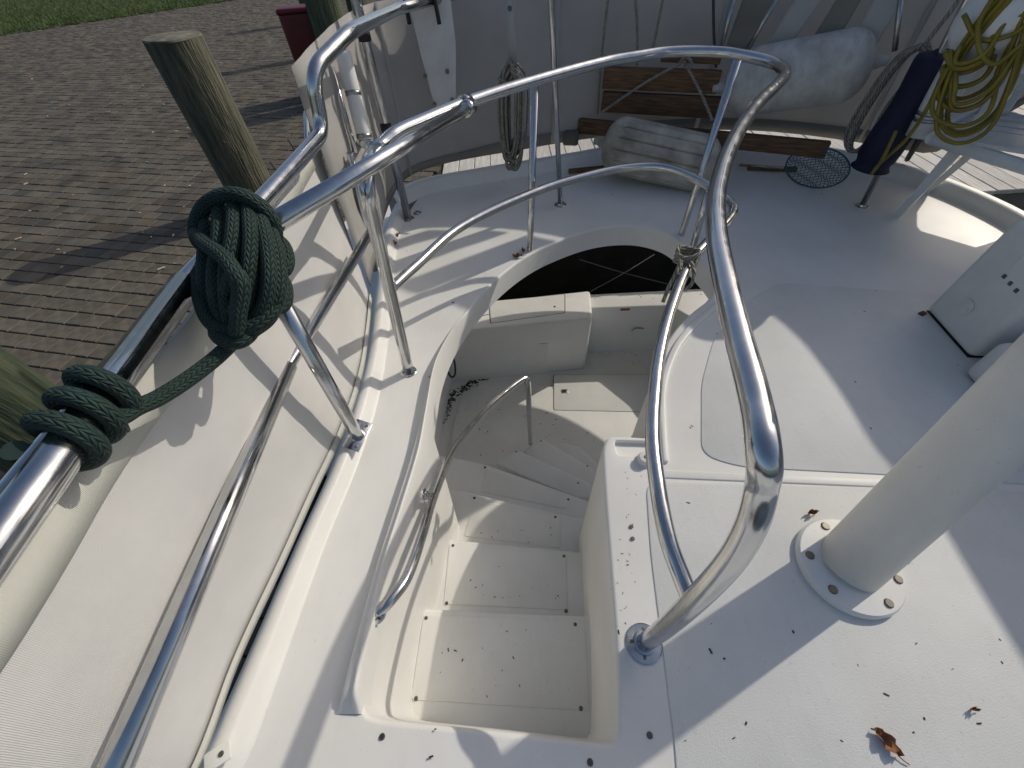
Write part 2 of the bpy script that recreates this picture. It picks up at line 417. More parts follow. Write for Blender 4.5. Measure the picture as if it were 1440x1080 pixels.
# paved quay: bed of sand with single pavers on it; seawall face down to the water
DX = -.86
bm = bmesh.new()
quay = [(DX, -6), (DX, 3.02), (-.55, 3.02), (-.55, 60), (-60, 60), (-60, -6)]
lo = [bm.verts.new((x, y, ZW - .6)) for x, y in quay]; hi = [bm.verts.new((x, y, ZD - .02)) for x, y in quay]
bm.faces.new(hi)
for i in range(6): bm.faces.new((lo[i], lo[(i+1) % 6], hi[(i+1) % 6], hi[i]))
paving = struct(from_bm('paving', bm, 'sand'))
gA, gB = P2(0, 50, ZD), P2(330, 0, ZD)          # lawn edge
gd = (gB - gA).normalized(); gn = Vector((-gd.y, gd.x))
if gn.x > 0: gn = -gn
U = Vector((.975, -.222)); W = Vector((.222, .975))
def in_quay(c):
    if c.y < -1.2 or c.y > 30 or c.x < -16: return False
    if c.x > (DX - .06 if c.y < 3.0 else -.62): return False
    return (c - gA).dot(gn) < -.02
def to_px(p):
    c = Vector(p) - CAM; x, y, z = c.dot(XC_w), c.dot(YC_w), c.dot(ZC_w)
    return (720 + FPX*x/-z, 540 - FPX*y/-z) if z < -.05 else (-9999, -9999)
XC_w = Vector((XC[0], YC[0], ZC[0])); YC_w = Vector((XC[1], YC[1], ZC[1])); ZC_w = Vector((XC[2], YC[2], ZC[2]))
rng = random.Random(3); pav = []
rowh = .113; r0 = int(-14 / rowh)
for rr in range(r0, int(32 / rowh)):
    s = -18 + rng.random()*.3
    hgt = rowh
    while s < 6:
        Ln = rng.choice((.10, .125, .14, .16)); c = U*(s + Ln/2) + W*(rr*rowh + hgt/2); s += Ln
        if c.x < -16 or not in_quay(c): continue
        px, py = to_px((c.x, c.y, ZD))
        if px < -260 or px > 700 or py > 1000 or py < -60: continue
        if (c - gA).dot(gn) > -.02: continue
        pav.append((c, Ln, hgt, px, py, (Vector((c.x, c.y, ZD)) - CAM).length))
def paver_geo(bm, Ln, hg, c=None, z=0, tilt=(0,0), uvw=None):
    a, b, ch = Ln/2 - .0035, hg/2 - .0035, .003
    ring0 = [(-a,-b), (a,-b), (a,b), (-a,b)]; ring1 = [(x - math.copysign(ch, x), y - math.copysign(ch, y)) for x, y in ring0]
    def vv(x, y, zz):
        if c is None: return bm.verts.new((x, y, zz))
        q = c + U*x + W*y; return bm.verts.new((q.x, q.y, z + zz + x*tilt[0] + y*tilt[1]))
    A = [vv(x, y, -.03) for x, y in ring0]; B = [vv(x, y, -.005) for x, y in ring0]; Cc = [vv(x, y, 0) for x, y in ring1]
    fs = [bm.faces.new(Cc)]
    for i in range(4):
        j = (i+1) % 4; fs.append(bm.faces.new((A[i], A[j], B[j], B[i]))); fs.append(bm.faces.new((B[i], B[j], Cc[j], Cc[i])))
    return fs
vis = [p for p in pav if -10 < p[3] < 480 and -5 < p[4] < 720]
vis.sort(key=lambda p: p[5]); near = set(id(p) for p in vis[:300])
PM = {}
for Ln in (.10, .125, .14, .16):
    bm = bmesh.new(); paver_geo(bm, Ln, rowh); me = bpy.data.meshes.new('paver'); bm.to_mesh(me); bm.free(); me.materials.append(M_['paver']); PM[Ln] = me
angU = math.atan2(U.y, U.x)
bm = bmesh.new(); cl = bm.loops.layers.color.new('Col')
for p in pav:
    c, Ln, hg = p[0], p[1], p[2]; zz = ZD + rng.uniform(-.003, .003)
    if id(p) in near:
        o = bpy.data.objects.new('paver', PM[Ln]); col.objects.link(o); o.parent = paving
        o.location = (c.x, c.y, zz); o.rotation_euler = (rng.uniform(-.02, .02), rng.uniform(-.02, .02), angU + rng.uniform(-.015, .015))
    else:
        v = rng.uniform(.8, 1.2); wv = rng.uniform(.95, 1.05)
        for f in paver_geo(bm, Ln, hg, c, zz, (rng.uniform(-.02, .02), rng.uniform(-.02, .02))):
            for lp in f.loops: lp[cl] = (v*wv, v, v/wv, 1)
o = from_bm('pavers', bm, 'pavers_far', paving); o['kind'] = 'stuff'
nt = M_['pavers_far'].node_tree; b = nt.nodes['Principled BSDF']; src = b.inputs['Base Color'].links[0].from_socket
vc = N(nt, 'ShaderNodeVertexColor'); vc.layer_name = 'Col'; mx = N(nt, 'ShaderNodeMixRGB', blend_type='MULTIPLY'); mx.inputs[0].default_value = 1
nt.links.new(src, mx.inputs[1]); nt.links.new(vc.outputs[0], mx.inputs[2]); nt.links.new(mx.outputs[0], b.inputs['Base Color'])
# lawn
bm = bmesh.new(); e0 = gA - gd*25; e1 = gA + gd*40
q = [e0, e1, e1 + gn*45, e0 + gn*45]
bm.faces.new([bm.verts.new((v.x, v.y, ZD + .004)) for v in q]); lawn = struct(from_bm('lawn', bm, 'soil'))
bm = bmesh.new(); rg = random.Random(5)
for i in range(42000):
    t = rg.uniform(-4, 10); dd = rg.random()**1.5*9 - .05; c = gA + gd*t + gn*dd
    if dd < .12 and noise.noise(Vector((t*4, 0, 0))) < -.1: continue
    h = rg.uniform(.03, .075); a = rg.uniform(0, 6.28); wd = rg.uniform(.006, .012); lean = Vector((rg.uniform(-.04, .04), rg.uniform(-.04, .04), 0))
    s = Vector((math.cos(a)*wd, math.sin(a)*wd, 0)); bse = Vector((c.x, c.y, ZD))
    bm.faces.new((bm.verts.new(bse - s), bm.verts.new(bse + s), bm.verts.new(bse + lean + Vector((0, 0, h)))))
me = bpy.data.meshes.new('grass'); bm.to_mesh(me); bm.free(); o = link('grass', me, 'grass')
tag(o, 'short green grass of the lawn beyond the brick paving', 'grass', kind='stuff')
# plank walk behind the stern
walk = struct(box('boardwalk', (9, .06, .22), 'conc', None, (3.9, 3.12, ZD - .15), bev=.005))
pm = None
for i in range(58):
    x = -.54 + i*.148
    if pm is None:
        pl = box('plank', (.142, 2.4, .035), 'plank', None, bev=.004, seg=1); pm = pl.data
    else:
        pl = bpy.data.objects.new('plank', pm); col.objects.link(pl)
    pl.parent = walk; pl.matrix_parent_inverse = Matrix.Translation(walk.location).inverted()
    pl.location = (x + .071, 4.27 + rng.uniform(-.012, .012), ZD - .0175 + rng.uniform(-.003, .003))
sw = box('seawall', (10, .25, 2.2), 'wall_shade', None, (4.3, 3.45, ZD - 1.35), bev=.01); adopt(walk, sw)
for i in range(4):   # stringers carrying the planks
    st = box('stringer', (9, .09, .16), 'conc', None, (3.9, 3.5 + i*.55, ZD - .12), bev=.004, seg=1); adopt(walk, st)

# ---- pilings
def piling(top, r, bottom, m, label, tilt=(0,0), seed=0, group='wooden pilings on the quay'):
    e = empty('piling', (top[0], top[1], bottom), label, 'piling', group)
    bm = bmesh.new(); n = 30; seg = 40; h = top[2] - bottom; rings = []
    for k in range(n + 1):
        z = h*k/n; ring = []
        for j in range(seg):
            a = 2*math.pi*j/seg
            g = noise.noise(Vector((math.cos(a)*2.2 + seed, math.sin(a)*2.2, z*.5)))*.035 + noise.noise(Vector((math.cos(a)*9 + seed, math.sin(a)*9, z*.9)))*.022
            crack = -.035 if noise.noise(Vector((j*.9 + seed*3, z*.55, 5.0))) > .42 else 0
            rr = r*(1.04 - .05*k/n)*(1 + g + crack)
            ring.append(bm.verts.new((rr*math.cos(a) + tilt[0]*z, rr*math.sin(a) + tilt[1]*z, z)))
        rings.append(ring)
    for a, b in zip(rings, rings[1:]):
        for j in range(seg): bm.faces.new((a[j], a[(j+1)%seg], b[(j+1)%seg], b[j]))
    o1 = from_bm('shaft', bm, m, e, auto=50)
    bm = bmesh.new(); t = rings and None
    pr = [(r*.985, -.004), (r*.96, .006), (r*.6, .012), (r*.25, .013)]
    o2 = lathe('cut_end', pr, 'wood_top', e, (tilt[0]*h, tilt[1]*h, h), seg=40, ribs=lambda a, z: 1 + .02*math.sin(5*a + seed))
    bm.free(); return e
k1 = 2.6
pt = D(243, 52, k1)
piling(pt, .172, ZD - .02, 'wood', 'weathered grey green piling with a bare flat top behind the green rope coil', seed=1)
piling((-1.90, 6.30, .78), .195, ZD - .02, 'wood_green', 'mossy dark green piling in front of the red dock box', seed=4)
for k, q in enumerate(((-1.675, 6.95), (-2.85, 8.817), (-4.007, 12.085))):
    piling((q[0], q[1], .75), .13, ZD - .02, 'wood_green', ['far piling hidden by the stern corner screen', 'far piling just behind the mossy one', 'farthest piling of the row near the lawn'][k], seed=12 + k, group='far pilings along the quay')
p3 = D(20, 588, 1.62)
piling((p3.x, p3.y, 1.25), .165, ZD - .02, 'wood_green', 'dark green piling at the left picture edge under the rope hitch', seed=8)
# red dock box (upright cabinet) beside the far piling
rb = P(432, 150, ZD) + Vector((.10, .45, 0)); rh = HD_(404, 38, math.hypot(rb.x, rb.y) - .1).z - ZD + .16
e = empty('dock_box', (rb.x, rb.y, ZD), 'dark red upright box standing on the paving behind the mossy piling', 'box')
box('cabinet', (.42, .30, rh - .05), 'red', e, (0, 0, rh/2), (0, 0, R(15)), bev=.05, seg=5)
box('lid', (.44, .32, .06), 'red', e, (0, 0, rh - .03), (0, 0, R(15)), bev=.028, seg=4)
for s in (-1, 1): box('foot', (.05, .24, .03), 'black', e, (s*.12, s*.043, .012), (0, 0, R(20)), bev=.004)

# ================================================================ THE YACHT
boat = empty('motor_yacht', (0, 0, 0), 'white motor yacht seen from its upper deck, with steel rails and canvas side screens', 'yacht')
def TZ(k): return -.50 - .17*(k - 1)
# ---- opening in the deck (stairwell + cockpit), outline on the deck plane
stair_px = [(594,640),(578,695),(560,755),(545,805),(530,865),(517,930),(508,985)]
near_px = [(512,1004),(540,1012),(620,1020),(720,1030),(800,1040),(862,1047)]
right_px = [(868,1040),(868,960),(864,880),(858,800),(852,720),(848,660),(847,628)]
cons_px = [(853,613),(880,613),(912,615)]
curve_px = [(920,590),(916,560),(922,520),(938,480),(965,446),(1000,418)]
arch_px = [(1012,398),(1000,382),(985,366),(965,347),(940,329),(905,319),(870,318),(830,324),(785,339),(745,358),(705,387),(668,425),(636,470),(615,520),(604,580)]
def dens(px, n=5): return crom([P(*p) for p in px], n)
seq = []
for i, part in enumerate((stair_px, near_px, right_px, cons_px, curve_px, arch_px)):
    q = dens(part); seq += [(v, i) for v in q]
# join sections, round the corners a little, tidy
loop = [v.to_2d() for v, i in seq]; kind = [i for v, i in seq]
def hole_strip(bm, loop, zb, r=.012, z0=0.0, under=.10):
    """rounded lip and wall of an opening; returns the ring where the flat deck starts"""
    n = len(loop); cw = -1 if area2(loop) > 0 else 1; nr = []
    for i in range(n):
        t = (loop[(i+1) % n] - loop[i-1]).normalized(); nr.append(Vector((-t.y, t.x))*cw)
    rows = []
    prof = [(r, 0.0)] + [(r*(1 - math.sin(a)), -r*(1 - math.cos(a))) for a in [math.pi/2*k/5 for k in range(1, 6)]]
    for (off, dz) in prof:
        rows.append([bm.verts.new((loop[i].x + nr[i].x*off, loop[i].y + nr[i].y*off, z0 + dz)) for i in range(n)])
    rows.append([bm.verts.new((loop[i].x, loop[i].y, zb[i])) for i in range(n)])
    rows.append([bm.verts.new((loop[i].x + nr[i].x*under, loop[i].y + nr[i].y*under, zb[i] - .002)) for i in range(n)])
    for a, b in zip(rows, rows[1:]):
        for i in range(n):
            f = bm.faces.new((a[i], a[(i+1)%n], b[(i+1)%n], b[i])); f.smooth = True
    return [Vector((loop[i].x + nr[i].x*r, loop[i].y + nr[i].y*r)) for i in range(n)]
def clean(loop, kind, dmin=.006):
    L, K = [], []
    for p, k in zip(loop, kind):
        if not L or (p - L[-1]).length > dmin: L.append(p); K.append(k)
    if (L[0] - L[-1]).length < dmin: L.pop(); K.pop()
    return L, K
loop, kind = clean(loop, kind)
for _ in range(1):   # soften the joints between the sections
    n = len(loop); loop = [loop[i]*.5 + (loop[i-1] + loop[(i+1) % n])*.25 for i in range(n)]
zb = []
for p, k in zip(loop, kind):
    zb.append(ZS - .03 if k <= 3 else (-.55 if k == 4 else -.115))
# outer outline of the flat deck
gun_in_px = [(330,1100),(352,1060),(375,1000),(410,900),(458,765),(503,655),(532,565),(546,480),(553,400),(562,335),(575,300)]
aft_px = [(600,272),(670,258),(740,246),(820,232),(900,217),(1000,211),(1100,217),(1200,236),(1300,266),(1390,306),(1470,356)]
outer = [P2(*p) for p in gun_in_px] + [P2(*p) for p in aft_px]
rx = outer[-1]
outer = smooth2(outer, 4, closed=False) + [Vector((rx.x + .06, .8)), Vector((rx.x + .04, -1.3)), Vector((-.75, -1.3)), Vector((-.74, -.2))]
tray = roundpoly([P2(864,619), P2(926,621), P2(926,642), P2(868,640)], .012, 4)
bm = bmesh.new()
h1 = hole_strip(bm, loop, zb)
h2 = hole_strip(bm, tray, [-.02]*len(tray), .004, under=.001)
def inside(p, poly):
    c = False; n = len(poly)
    for i in range(n):
        a, b = poly[i], poly[i-1]
        if (a.y > p.y) != (b.y > p.y) and p.x < (b.x - a.x)*(p.y - a.y)/(b.y - a.y) + a.x: c = not c
    return c
vs, es = [], []
for ring in (outer, h1, h2):
    k = len(vs); vs += ring; es += [(k + i, k + (i+1) % len(ring)) for i in range(len(ring))]
ov, oe, of, *_r = delaunay_2d_cdt(vs, es, [], 0, 1e-5)
bv = [bm.verts.new((v.x, v.y, 0)) for v in ov]
for f in of:
    c = sum((ov[i] for i in f), Vector((0, 0)))/len(f)
    if inside(c, outer) and not inside(c, h1) and not inside(c, h2): bm.faces.new([bv[i] for i in f])
bmesh.ops.remove_doubles(bm, verts=bm.verts[:], dist=.0004)
deck = from_bm('deck', bm, 'gel', boat, auto=40)
prism('tray_bottom', [p + (p - sum(tray, Vector((0,0)))/len(tray)).normalized()*.004 for p in tray], -.03, -.018, 'gel', deck, bev=0)

def ribbon_solid(name, A, B, z, m, parent, bev=.01, z0=.0, seg=3):
    """raised moulding between two edge lines on the deck"""
    return prism(name, [p.to_2d() for p in A] + [p.to_2d() for p in reversed(B)], z0 - .004, z, m, parent, bev=bev, seg=seg)
def off2(line, d):
    out = []
    for i, p in enumerate(line):
        t = line[min(i+1, len(line)-1)] - line[max(i-1, 0)]; t.normalize(); out.append(Vector((p.x - t.y*d, p.y + t.x*d)))
    return out
# coaming along the left of the stairs and a small bead round the well
ca = crom([P(*p) for p in [(474,1004),(487,955),(505,890),(530,800),(556,716),(580,640),(596,575),(611,518),(634,468),(655,436)]], 4)
cb = crom([P(*p) for p in [(507,1004),(512,958),(526,885),(547,796),(572,716),(594,640),(604,580),(615,520),(636,470),(664,430)]], 4)
bm = bmesh.new(); rows = []; nca = len(ca)
def cz(i): return min(1, (nca - 1 - i)/8)*min(1, (i + .3)/2.5)
for t, z in ((0,-.001),(.05,.004),(.14,.020),(.22,.027),(.32,.030),(.62,.030),(.70,.031),(.76,.040),(.82,.043),(.93,.043),(.985,.038)):
    rows.append([bm.verts.new((a.x + (b_.x-a.x)*t, a.y + (b_.y-a.y)*t, z*cz(i))) for i, (a, b_) in enumerate(zip(ca, cb))])
rows.append([bm.verts.new((b_.x + .003, b_.y, .026*cz(i) - .002)) for i, b_ in enumerate(cb)])
rows.append([bm.verts.new((b_.x + .004, b_.y, -.06)) for i, b_ in enumerate(cb)])
for a, b_ in zip(rows, rows[1:]):
    for i in range(len(a) - 1): bm.faces.new((a[i], a[i+1], b_[i+1], b_[i])).smooth = True
from_bm('coaming', bm, 'gel', boat, smooth=True)
# ---- left gunwale: rises from the deck to the rail foot
gi = crom([P(*p) for p in gun_in_px], 4)
go = crom([P(*p, .045) for p in [(272,1100),(299,1060),(326,1000),(370,900),(427,765),(476,655),(508,560),(528,480),(536,400),(545,325),(562,283)]], 4)
bm = bmesh.new(); rows = []
for k in range(9):
    t = k/8; zz = .045*(1 - math.cos(math.pi*t))/2
    rows.append([bm.verts.new((a.x + (b.x-a.x)*t*.72, a.y + (b.y-a.y)*t*.72, zz)) for a, b in zip(gi, go)])
rows.append([bm.verts.new((b.x, b.y, .045)) for a, b in zip(gi, go)])
rows.append([bm.verts.new((b.x - .03, b.y, .03)) for a, b in zip(gi, go)])
rows.append([bm.verts.new((b.x - .045, b.y, -.02)) for a, b in zip(gi, go)])
rows.append([bm.verts.new((b.x - .02, b.y, -2.5)) for a, b in zip(gi, go)])
for a, b in zip(rows, rows[1:]):
    for i in range(len(a) - 1): bm.faces.new((a[i], a[i+1], b[i+1], b[i])).smooth = True
from_bm('gunwale', bm, 'gel', boat, smooth=True)
# ---- raised toe along the aft edge + hull below it
tp = crom([P(*p) for p in [(560,292)] + aft_px], 5) + [Vector((rx.x + .06, .8, 0)), Vector((rx.x + .04, -1.3, 0))]
def profile_sweep(name, path, prof, m, parent):
    bm = bmesh.new(); rows = []
    for i, p in enumerate(path):
        t = path[min(i+1, len(path)-1)] - path[max(i-1, 0)]; t.z = 0; t.normalize(); nn = Vector((-t.y, t.x, 0))   # outboard = left of travel
        rows.append([bm.verts.new(p + nn*a + Vector((0, 0, b))) for a, b in prof])
    for a, b in zip(rows, rows[1:]):
        for j in range(len(prof) - 1): bm.faces.new((a[j], a[j+1], b[j+1], b[j]))
    return from_bm(name, bm, m, parent, auto=50)
profile_sweep('toe_moulding', tp, [(-.02,-.002),(-.004,.006),(.004,.03),(.012,.052),(.022,.062),(.05,.064),(.075,.060),(.082,.045),(.085,-.08),(.075,-.11),(-.2,-.115)], 'gel', boat)
# low raised plinth on the aft deck next to the corner
# ---- nonskid panels and lips on the right of the deck
edge_lip = crom([P(*p) for p in [(1008,425),(975,452),(948,484),(932,522),(926,560),(927,600),(931,652)]], 5)
lip2 = crom([P(*p) for p in [(1018,428),(985,456),(958,488),(942,525),(936,560),(937,600),(940,652)]], 5)
ribbon_solid('deck_lip', edge_lip, lip2, .012, 'gel', boat, bev=.007)
pan1 = roundpoly([P2(1095,398), P2(1040,430), P2(1003,478), P2(986,540), P2(986,640), P2(1040,657), P2(1250,668), P2(1560,690), P2(1400,420)], .06, 6)
prism('nonskid_panel', pan1, -.002, .004, 'skid', boat, bev=.003, seg=2)
pan2 = roundpoly([P2(908,676), P2(915,780), P2(930,900), P2(950,1060), P2(960,1300), P2(1600,1300), P2(1700,700)], .05, 6)
prism('nonskid_panel', pan2, -.002, .004, 'skid', boat, bev=.003, seg=2)
prism('deck_ridge', [P2(922,661), P2(1440,684), P2(1440,694), P2(922,672)], -.002, .004, 'gel', boat, bev=.003)
pan3 = roundpoly([P2(520,1062), P2(840,1085), P2(850,1300), P2(480,1300)], .03, 4)
for p in [(537,1036), (830,1072), (914,1034), (1011,1200)]: screw(deck, P(*p, .002), r=.0068)
for p in [(888,740), (890,757)]: screw(deck, P(*p, .004), r=.006)
# ---- stairs
treads = [  # far edge (px, left to right); z = -RISE*k
    [(540,850),(581,855),(824,866),(870,868)],
    [(560,752),(630,758),(799,774),(870,782)],
    [(575,678),(637,687),(667,694),(792,724),(870,740)],
    [(560,630),(600,637),(637,643),(681,652),(810,698),(860,716)],
]
prev = [P(480,1030), P(900,1060)]
for k, far in enumerate(treads):
    z = TZ(k+1); F = [P(*p, z) for p in far]
    poly = [p.to_2d() for p in F] + [Vector((p.x, p.y)) for p in reversed(prev)]
    tr = prism('stair_tread', poly, ZS - .05, z, 'gel2', boat, bev=.012, seg=3)
    prev = [F[0], F[-1]] if k < 3 else prev
    prev = F
winders = [([(697,652),(727,632),(826,678),(850,700),(810,700)], 5), ([(736,634),(762,617),(832,658),(850,690),(760,670)], 6), ([(768,628),(790,622),(815,628),(838,650),(850,680),(780,660)], 6.5)]
for px, k in winders:
    z = TZ(k)
    prism('stair_tread', [P2(*p, z) for p in px], ZS - .05, z, 'gel2', boat, bev=.010, seg=3)
pads = [([(596,864),(822,873),(828,1000),(578,984)], 1, [(599,869),(809,878),(585,982),(817,996)]),
        ([(632,764),(796,780),(798,858),(624,850)], 2, [(637,767),(793,782),(628,848),(796,859)]),
        ([(668,702),(788,728),(788,771),(652,754)], 3, [(667,700),(781,727)]),
        ([(684,660),(800,700),(796,716),(676,692)], 4, [(682,657),(799,702)])]
for px, k, sc in pads:
    z = TZ(k)
    pd = prism('tread_pad', roundpoly([P2(*p, z) for p in px], .012, 3), z - .002, z + .004, 'gel2', boat, bev=.003, seg=2)
    for s in sc: screw(pd, P(*s, z + .004), r=.0075)
for p, k in [((726,635), 5), ((813,679), 5), ((761,620), 6), ((826,655), 6)]: screw(boat, P(*p, TZ(k) + .002), r=.006)
# ---- cockpit
prism('cockpit_sole', [(-.9, .5), (2.35, .5), (2.35, 2.9), (-.9, 2.9)], -2.45, ZS - .02, 'gel2', boat, bev=0)
sole = roundpoly([P2(628,660,ZS), P2(637,600,ZS), P2(648,553,ZS), P2(690,534,ZS), (1.2, 1.96), (1.2, .7), (-.45, .7)], .07, 6)
prism('sole_plate', sole, ZS - .05, ZS, 'gel2', boat, bev=.008)
hp = [P2(778,527,ZS), P2(926,527,ZS), P2(926,580,ZS), P2(778,577,ZS)]
hx = prism('hatch_groove', roundpoly(hp, .02, 4), ZS - .001, ZS + .0012, 'groove', boat, bev=0)
cxy = sum((Vector(p) for p in hp), Vector((0, 0)))/4
hat = prism('hatch', roundpoly([cxy + (Vector(p) - cxy)*.987 for p in hp], .02, 4), ZS - .001, ZS + .003, 'gel2', boat, bev=.002)
ring = box('latch', (.055, .04, .004), 'steel_dull', hat, P(794,550,ZS + .005), bev=.002)
box('latch_recess', (.034, .022, .004), 'black', hat, P(794,550,ZS + .0062), bev=.002)
# cockpit side wall with its stained gutter
prism('cockpit_side', [(-.85, .9), (-.50, .9), P2(612,640,ZS), P2(637,528,ZS), P2(650,505,ZS), (-.60, 2.95), (-1.0, 2.95), (-1.0, .9)], ZS - .03, -.12, 'gel2', boat, bev=0)
b0 = P(823,515,ZS); zt = Vt(b0, 833, 446).z
sA, sB, sC, sD_ = P2(700,529,ZS), P2(823,516,ZS), P2(830,408,zt), P2(690,423,zt)
seat = roundpoly([sA + (sA - sB)*1.1, sB, sC, sD_ + (sD_ - sC)*.7], .035, 5)
bx = prism('seat_box', seat, ZS - .03, zt, 'gel', boat, bev=.02, seg=4)
box('panel', (.40, .006, .28), 'gel2', bx, (.10, P(750,523,ZS).y - .001, ZS + .20), (0, 0, R(-1.2)), bev=.003)
lp = [P2(687,424,zt), P2(795,414,zt), P2(795,440,zt), P2(689,455,zt)]
prism('lid_groove', roundpoly(lp, .015, 4), zt - .002, zt + .0012, 'groove', bx, bev=0)
cc = sum((Vector(p) for p in lp), Vector((0, 0)))/4
ld = prism('seat_lid', roundpoly([cc + (Vector(p) - cc)*.975 for p in lp], .015, 4), zt - .002, zt + .003, 'gel', bx, bev=.002)
screw(ld, P(780,431,zt + .004), r=.010)
yb = P(880,490,ZS).y; zt2 = Q(880,430,yb).z
yt = P(880,411,zt2).y
prism('transom', [(.50, yb), (1.30, yb - .02), (1.9, 1.7), (1.9, yt), (.30, yt)], ZS - .03, zt2, 'gel', boat, bev=.012)
box('warning_label', (.075, .003, .018), 'label_red', boat, Q(880, 431.5, yb - .016) + Vector((0, 0, -.028)), bev=.0005)
lt = [Q(905,462,yb-.02), Q(893,462,yb-.03), Q(888,466,yb-.04)]
tube('door_latch', lt, .006, 'steel_dull', boat)
box('latch_plate', (.05, .008, .03), 'steel_dull', boat, Q(905,461,yb - .008), bev=.002)
tube('door_seam', [Q(925,440,yb-.004), Q(910,483,yb-.004)], .003, 'groove', boat, straight=True)
cs = [P2(930,470,ZS)+Vector((0,-.02)), P2(960,500,ZS), (1.75, 1.5), (1.75, yt - .02), P2(935,412,zt2)]
sx = prism('corner_seat', roundpoly(cs, .10, 6), ZS - .03, zt2 - .02, 'gel', boat, bev=.02, seg=4)
prism('seat_lid', roundpoly([P2(974,418,zt2-.02), P2(1010,416,zt2-.02), P2(1020,440,zt2-.02), P2(982,444,zt2-.02)], .01, 3), zt2 - .024, zt2 - .015, 'gel', sx, bev=.002)
# under-deck and hull panels that close the yacht
prism('hull_side', [(2.35, .4), (2.4, .4), (2.4, 2.35), (2.35, 2.35)], -2.4, -.9, 'gel2', boat, bev=0)
prism('forward_bulkhead', [(-.85, .42), (.30, .42), (.30, .46), (-.85, .46)], ZS - .05, -1.0, 'gel2', boat, bev=0)
pe = P(306, 1064, .05)
ep = box('eye_plate', (.05, .035, .006), 'ivory', boat, pe, (0, 0, .5), bev=.003); screw(ep, (.008, 0, .004), r=.006)
# dark cable in the cockpit corner
tube('cable', [P(632,502,-.75), P(636,500,-.85), P(640,515,-.9), P(637,530,-.95), P(628,520,-.9)], .007, 'black', boat)
# deck fill cap and its washer
cp = P(906, 648, 0)
kn = lathe('filler_cap', [(.026, 0), (.027, .005), (.022, .008), (.021, .022), (.019, .025), (.008, .026)], 'ivory', boat, cp)
screw(kn, (0, 0, .027), r=.007)

# ---- rails
def stub(p, r=TR*1.12, ln=.03, d=(0,1,0), name='sleeve'):
    d = Vector(d).normalized(); return tube(name, [Vector(p) - d*ln/2, Vector(p) + d*ln/2], r, 'steel', boat, straight=True)
base_n = P(905, 905, 0)
loop_pts = [base_n + Vector((0, 0, .004)), D(938,880,.84), D(985,836,.70), D(1030,785,.605), D(1057,737,.555), D(1071,685,.525), P(1074,640,ZR-.004), P(1062,565,ZR), P(1040,480,ZR), P(1022,405,ZR), P(1008,330,ZR), P(1008,270,ZR), P(1028,205,ZR),
             P(1062,150,ZR), P(1096,116,ZR), P(1104,103,ZR), P(1090,90,ZR), P(1055,80,ZR), P(1010,73,ZR), P(940,73,ZR), P(895,79,ZR), P(850,87,ZR), P(750,114,ZR), P(660,143,ZR), P(590,172,ZR)]
pb = P(575, 523, 0)
tpt = Vector((pb.x, pb.y, ZR))
loop_pts += [P(556,188,ZR), P(534,208,ZR-.012), Vt(pb, 516, 250), Vt(pb, 530, 330), pb + Vector((0, 0, .004))]
rail = tube('handrail', loop_pts, TR, 'steel', boat, n=10, seg=18)
lab(rail, 'polished steel handrail looping round the stair opening')
flange(rail, base_n, r=.043, nscrew=4); flange(rail, pb, r=.03)
tube('sleeve', [D(1072,655,.62), D(1066,700,.655)], TR*1.05, 'steel', rail, straight=True)
mid_pts = [P(551,405,ZM), P(580,378,ZM), P(650,318,ZM), P(760,267,ZM), P(830,246,ZM), P(880,236,ZM), P(930,235,ZM), P(975,250,ZM), P(1015,275,ZM), P(1031,292,ZM), P(1024,310,ZM), P(1000,335,ZM),
           P(970,370,ZM), P(945,430,ZM), P(928,495,ZM), P(920,560,ZM), P(918,620,ZM), P(926,690,ZM), P(940,760,ZM-.01), P(958,810,ZM-.03), D(970,840,.74)]
mid = tube('lower_rail', mid_pts, TM*1.08, 'steel', boat, n=8, seg=14)
def jpost(base, toppx, foot_dir, name='rail_post'):
    t = Vt(base, *toppx)
    fd = Vector(foot_dir).normalized()*.035
    pts = bend([t, base + Vector((0, 0, -.03)), base + Vector((fd.x, fd.y, -.055))], .035)
    pst = tube(name, pts, TM, 'steel', boat, straight=True, seg=12)
    flange(pst, base + Vector((fd.x*1.15, fd.y*1.15, -.056)), (-fd.x, -fd.y, .2), .024)
    return pst
jb = P(745, 352, 0)
jpost(jb, (752, 118), (-.35, .55, 0))
jb2 = P(958, 330, 0)
jpost(jb2, (1037, 84), (.35, .55, 0))
b3 = P(975, 352, 0); 
tube('rail_post', [Vt(b3, 975, 345), Vt(b3, 998, 262)], TM, 'steel', boat, straight=True)
# rail round the port side: top rail, step up at the corner, aft rail
q0 = P(455, 186, ZR)
up = Vt(q0, 437, 100)
top_pts = bend([P(-260, 1050, ZR), P(262, 398, ZR), P(385, 264, ZR), q0, up, Vt(up*1.12, 492, 44), P(560, 12, up.z), P(640, -8, up.z)], .06)
tr = tube('top_rail', top_pts, TR*1.03, 'steel', boat, straight=True, seg=18)
lab(tr, 'polished steel top rail along the canvas side screen')
sv = P(262, 398, ZR); dv = (P(262,398,ZR) - P(100,620,ZR)).normalized()
tube('sleeve', [sv - dv*.9, sv], TR*1.22, 'steel', tr, straight=True, seg=18)
ga, gb = P(660, 150, ZR + .002), P(372, 322, ZR + .055)
gate = tube('gate_bar', [gb, ga], TR*.98, 'steel', boat, straight=True, seg=16)
gdn = (ga - gb).normalized()
tube('clamp', [ga - gdn*.035, ga + gdn*.012], TR*1.2, 'steel', gate, straight=True, seg=16)
stub(P(655,145,ZR), TR*1.25, .035, (P(700,129,ZR) - P(655,145,ZR)), 'clamp')
box('clamp_bolt', (.012, .03, .012), 'steel_dull', gate, ga + Vector((.02, .0, .01)), bev=.003)
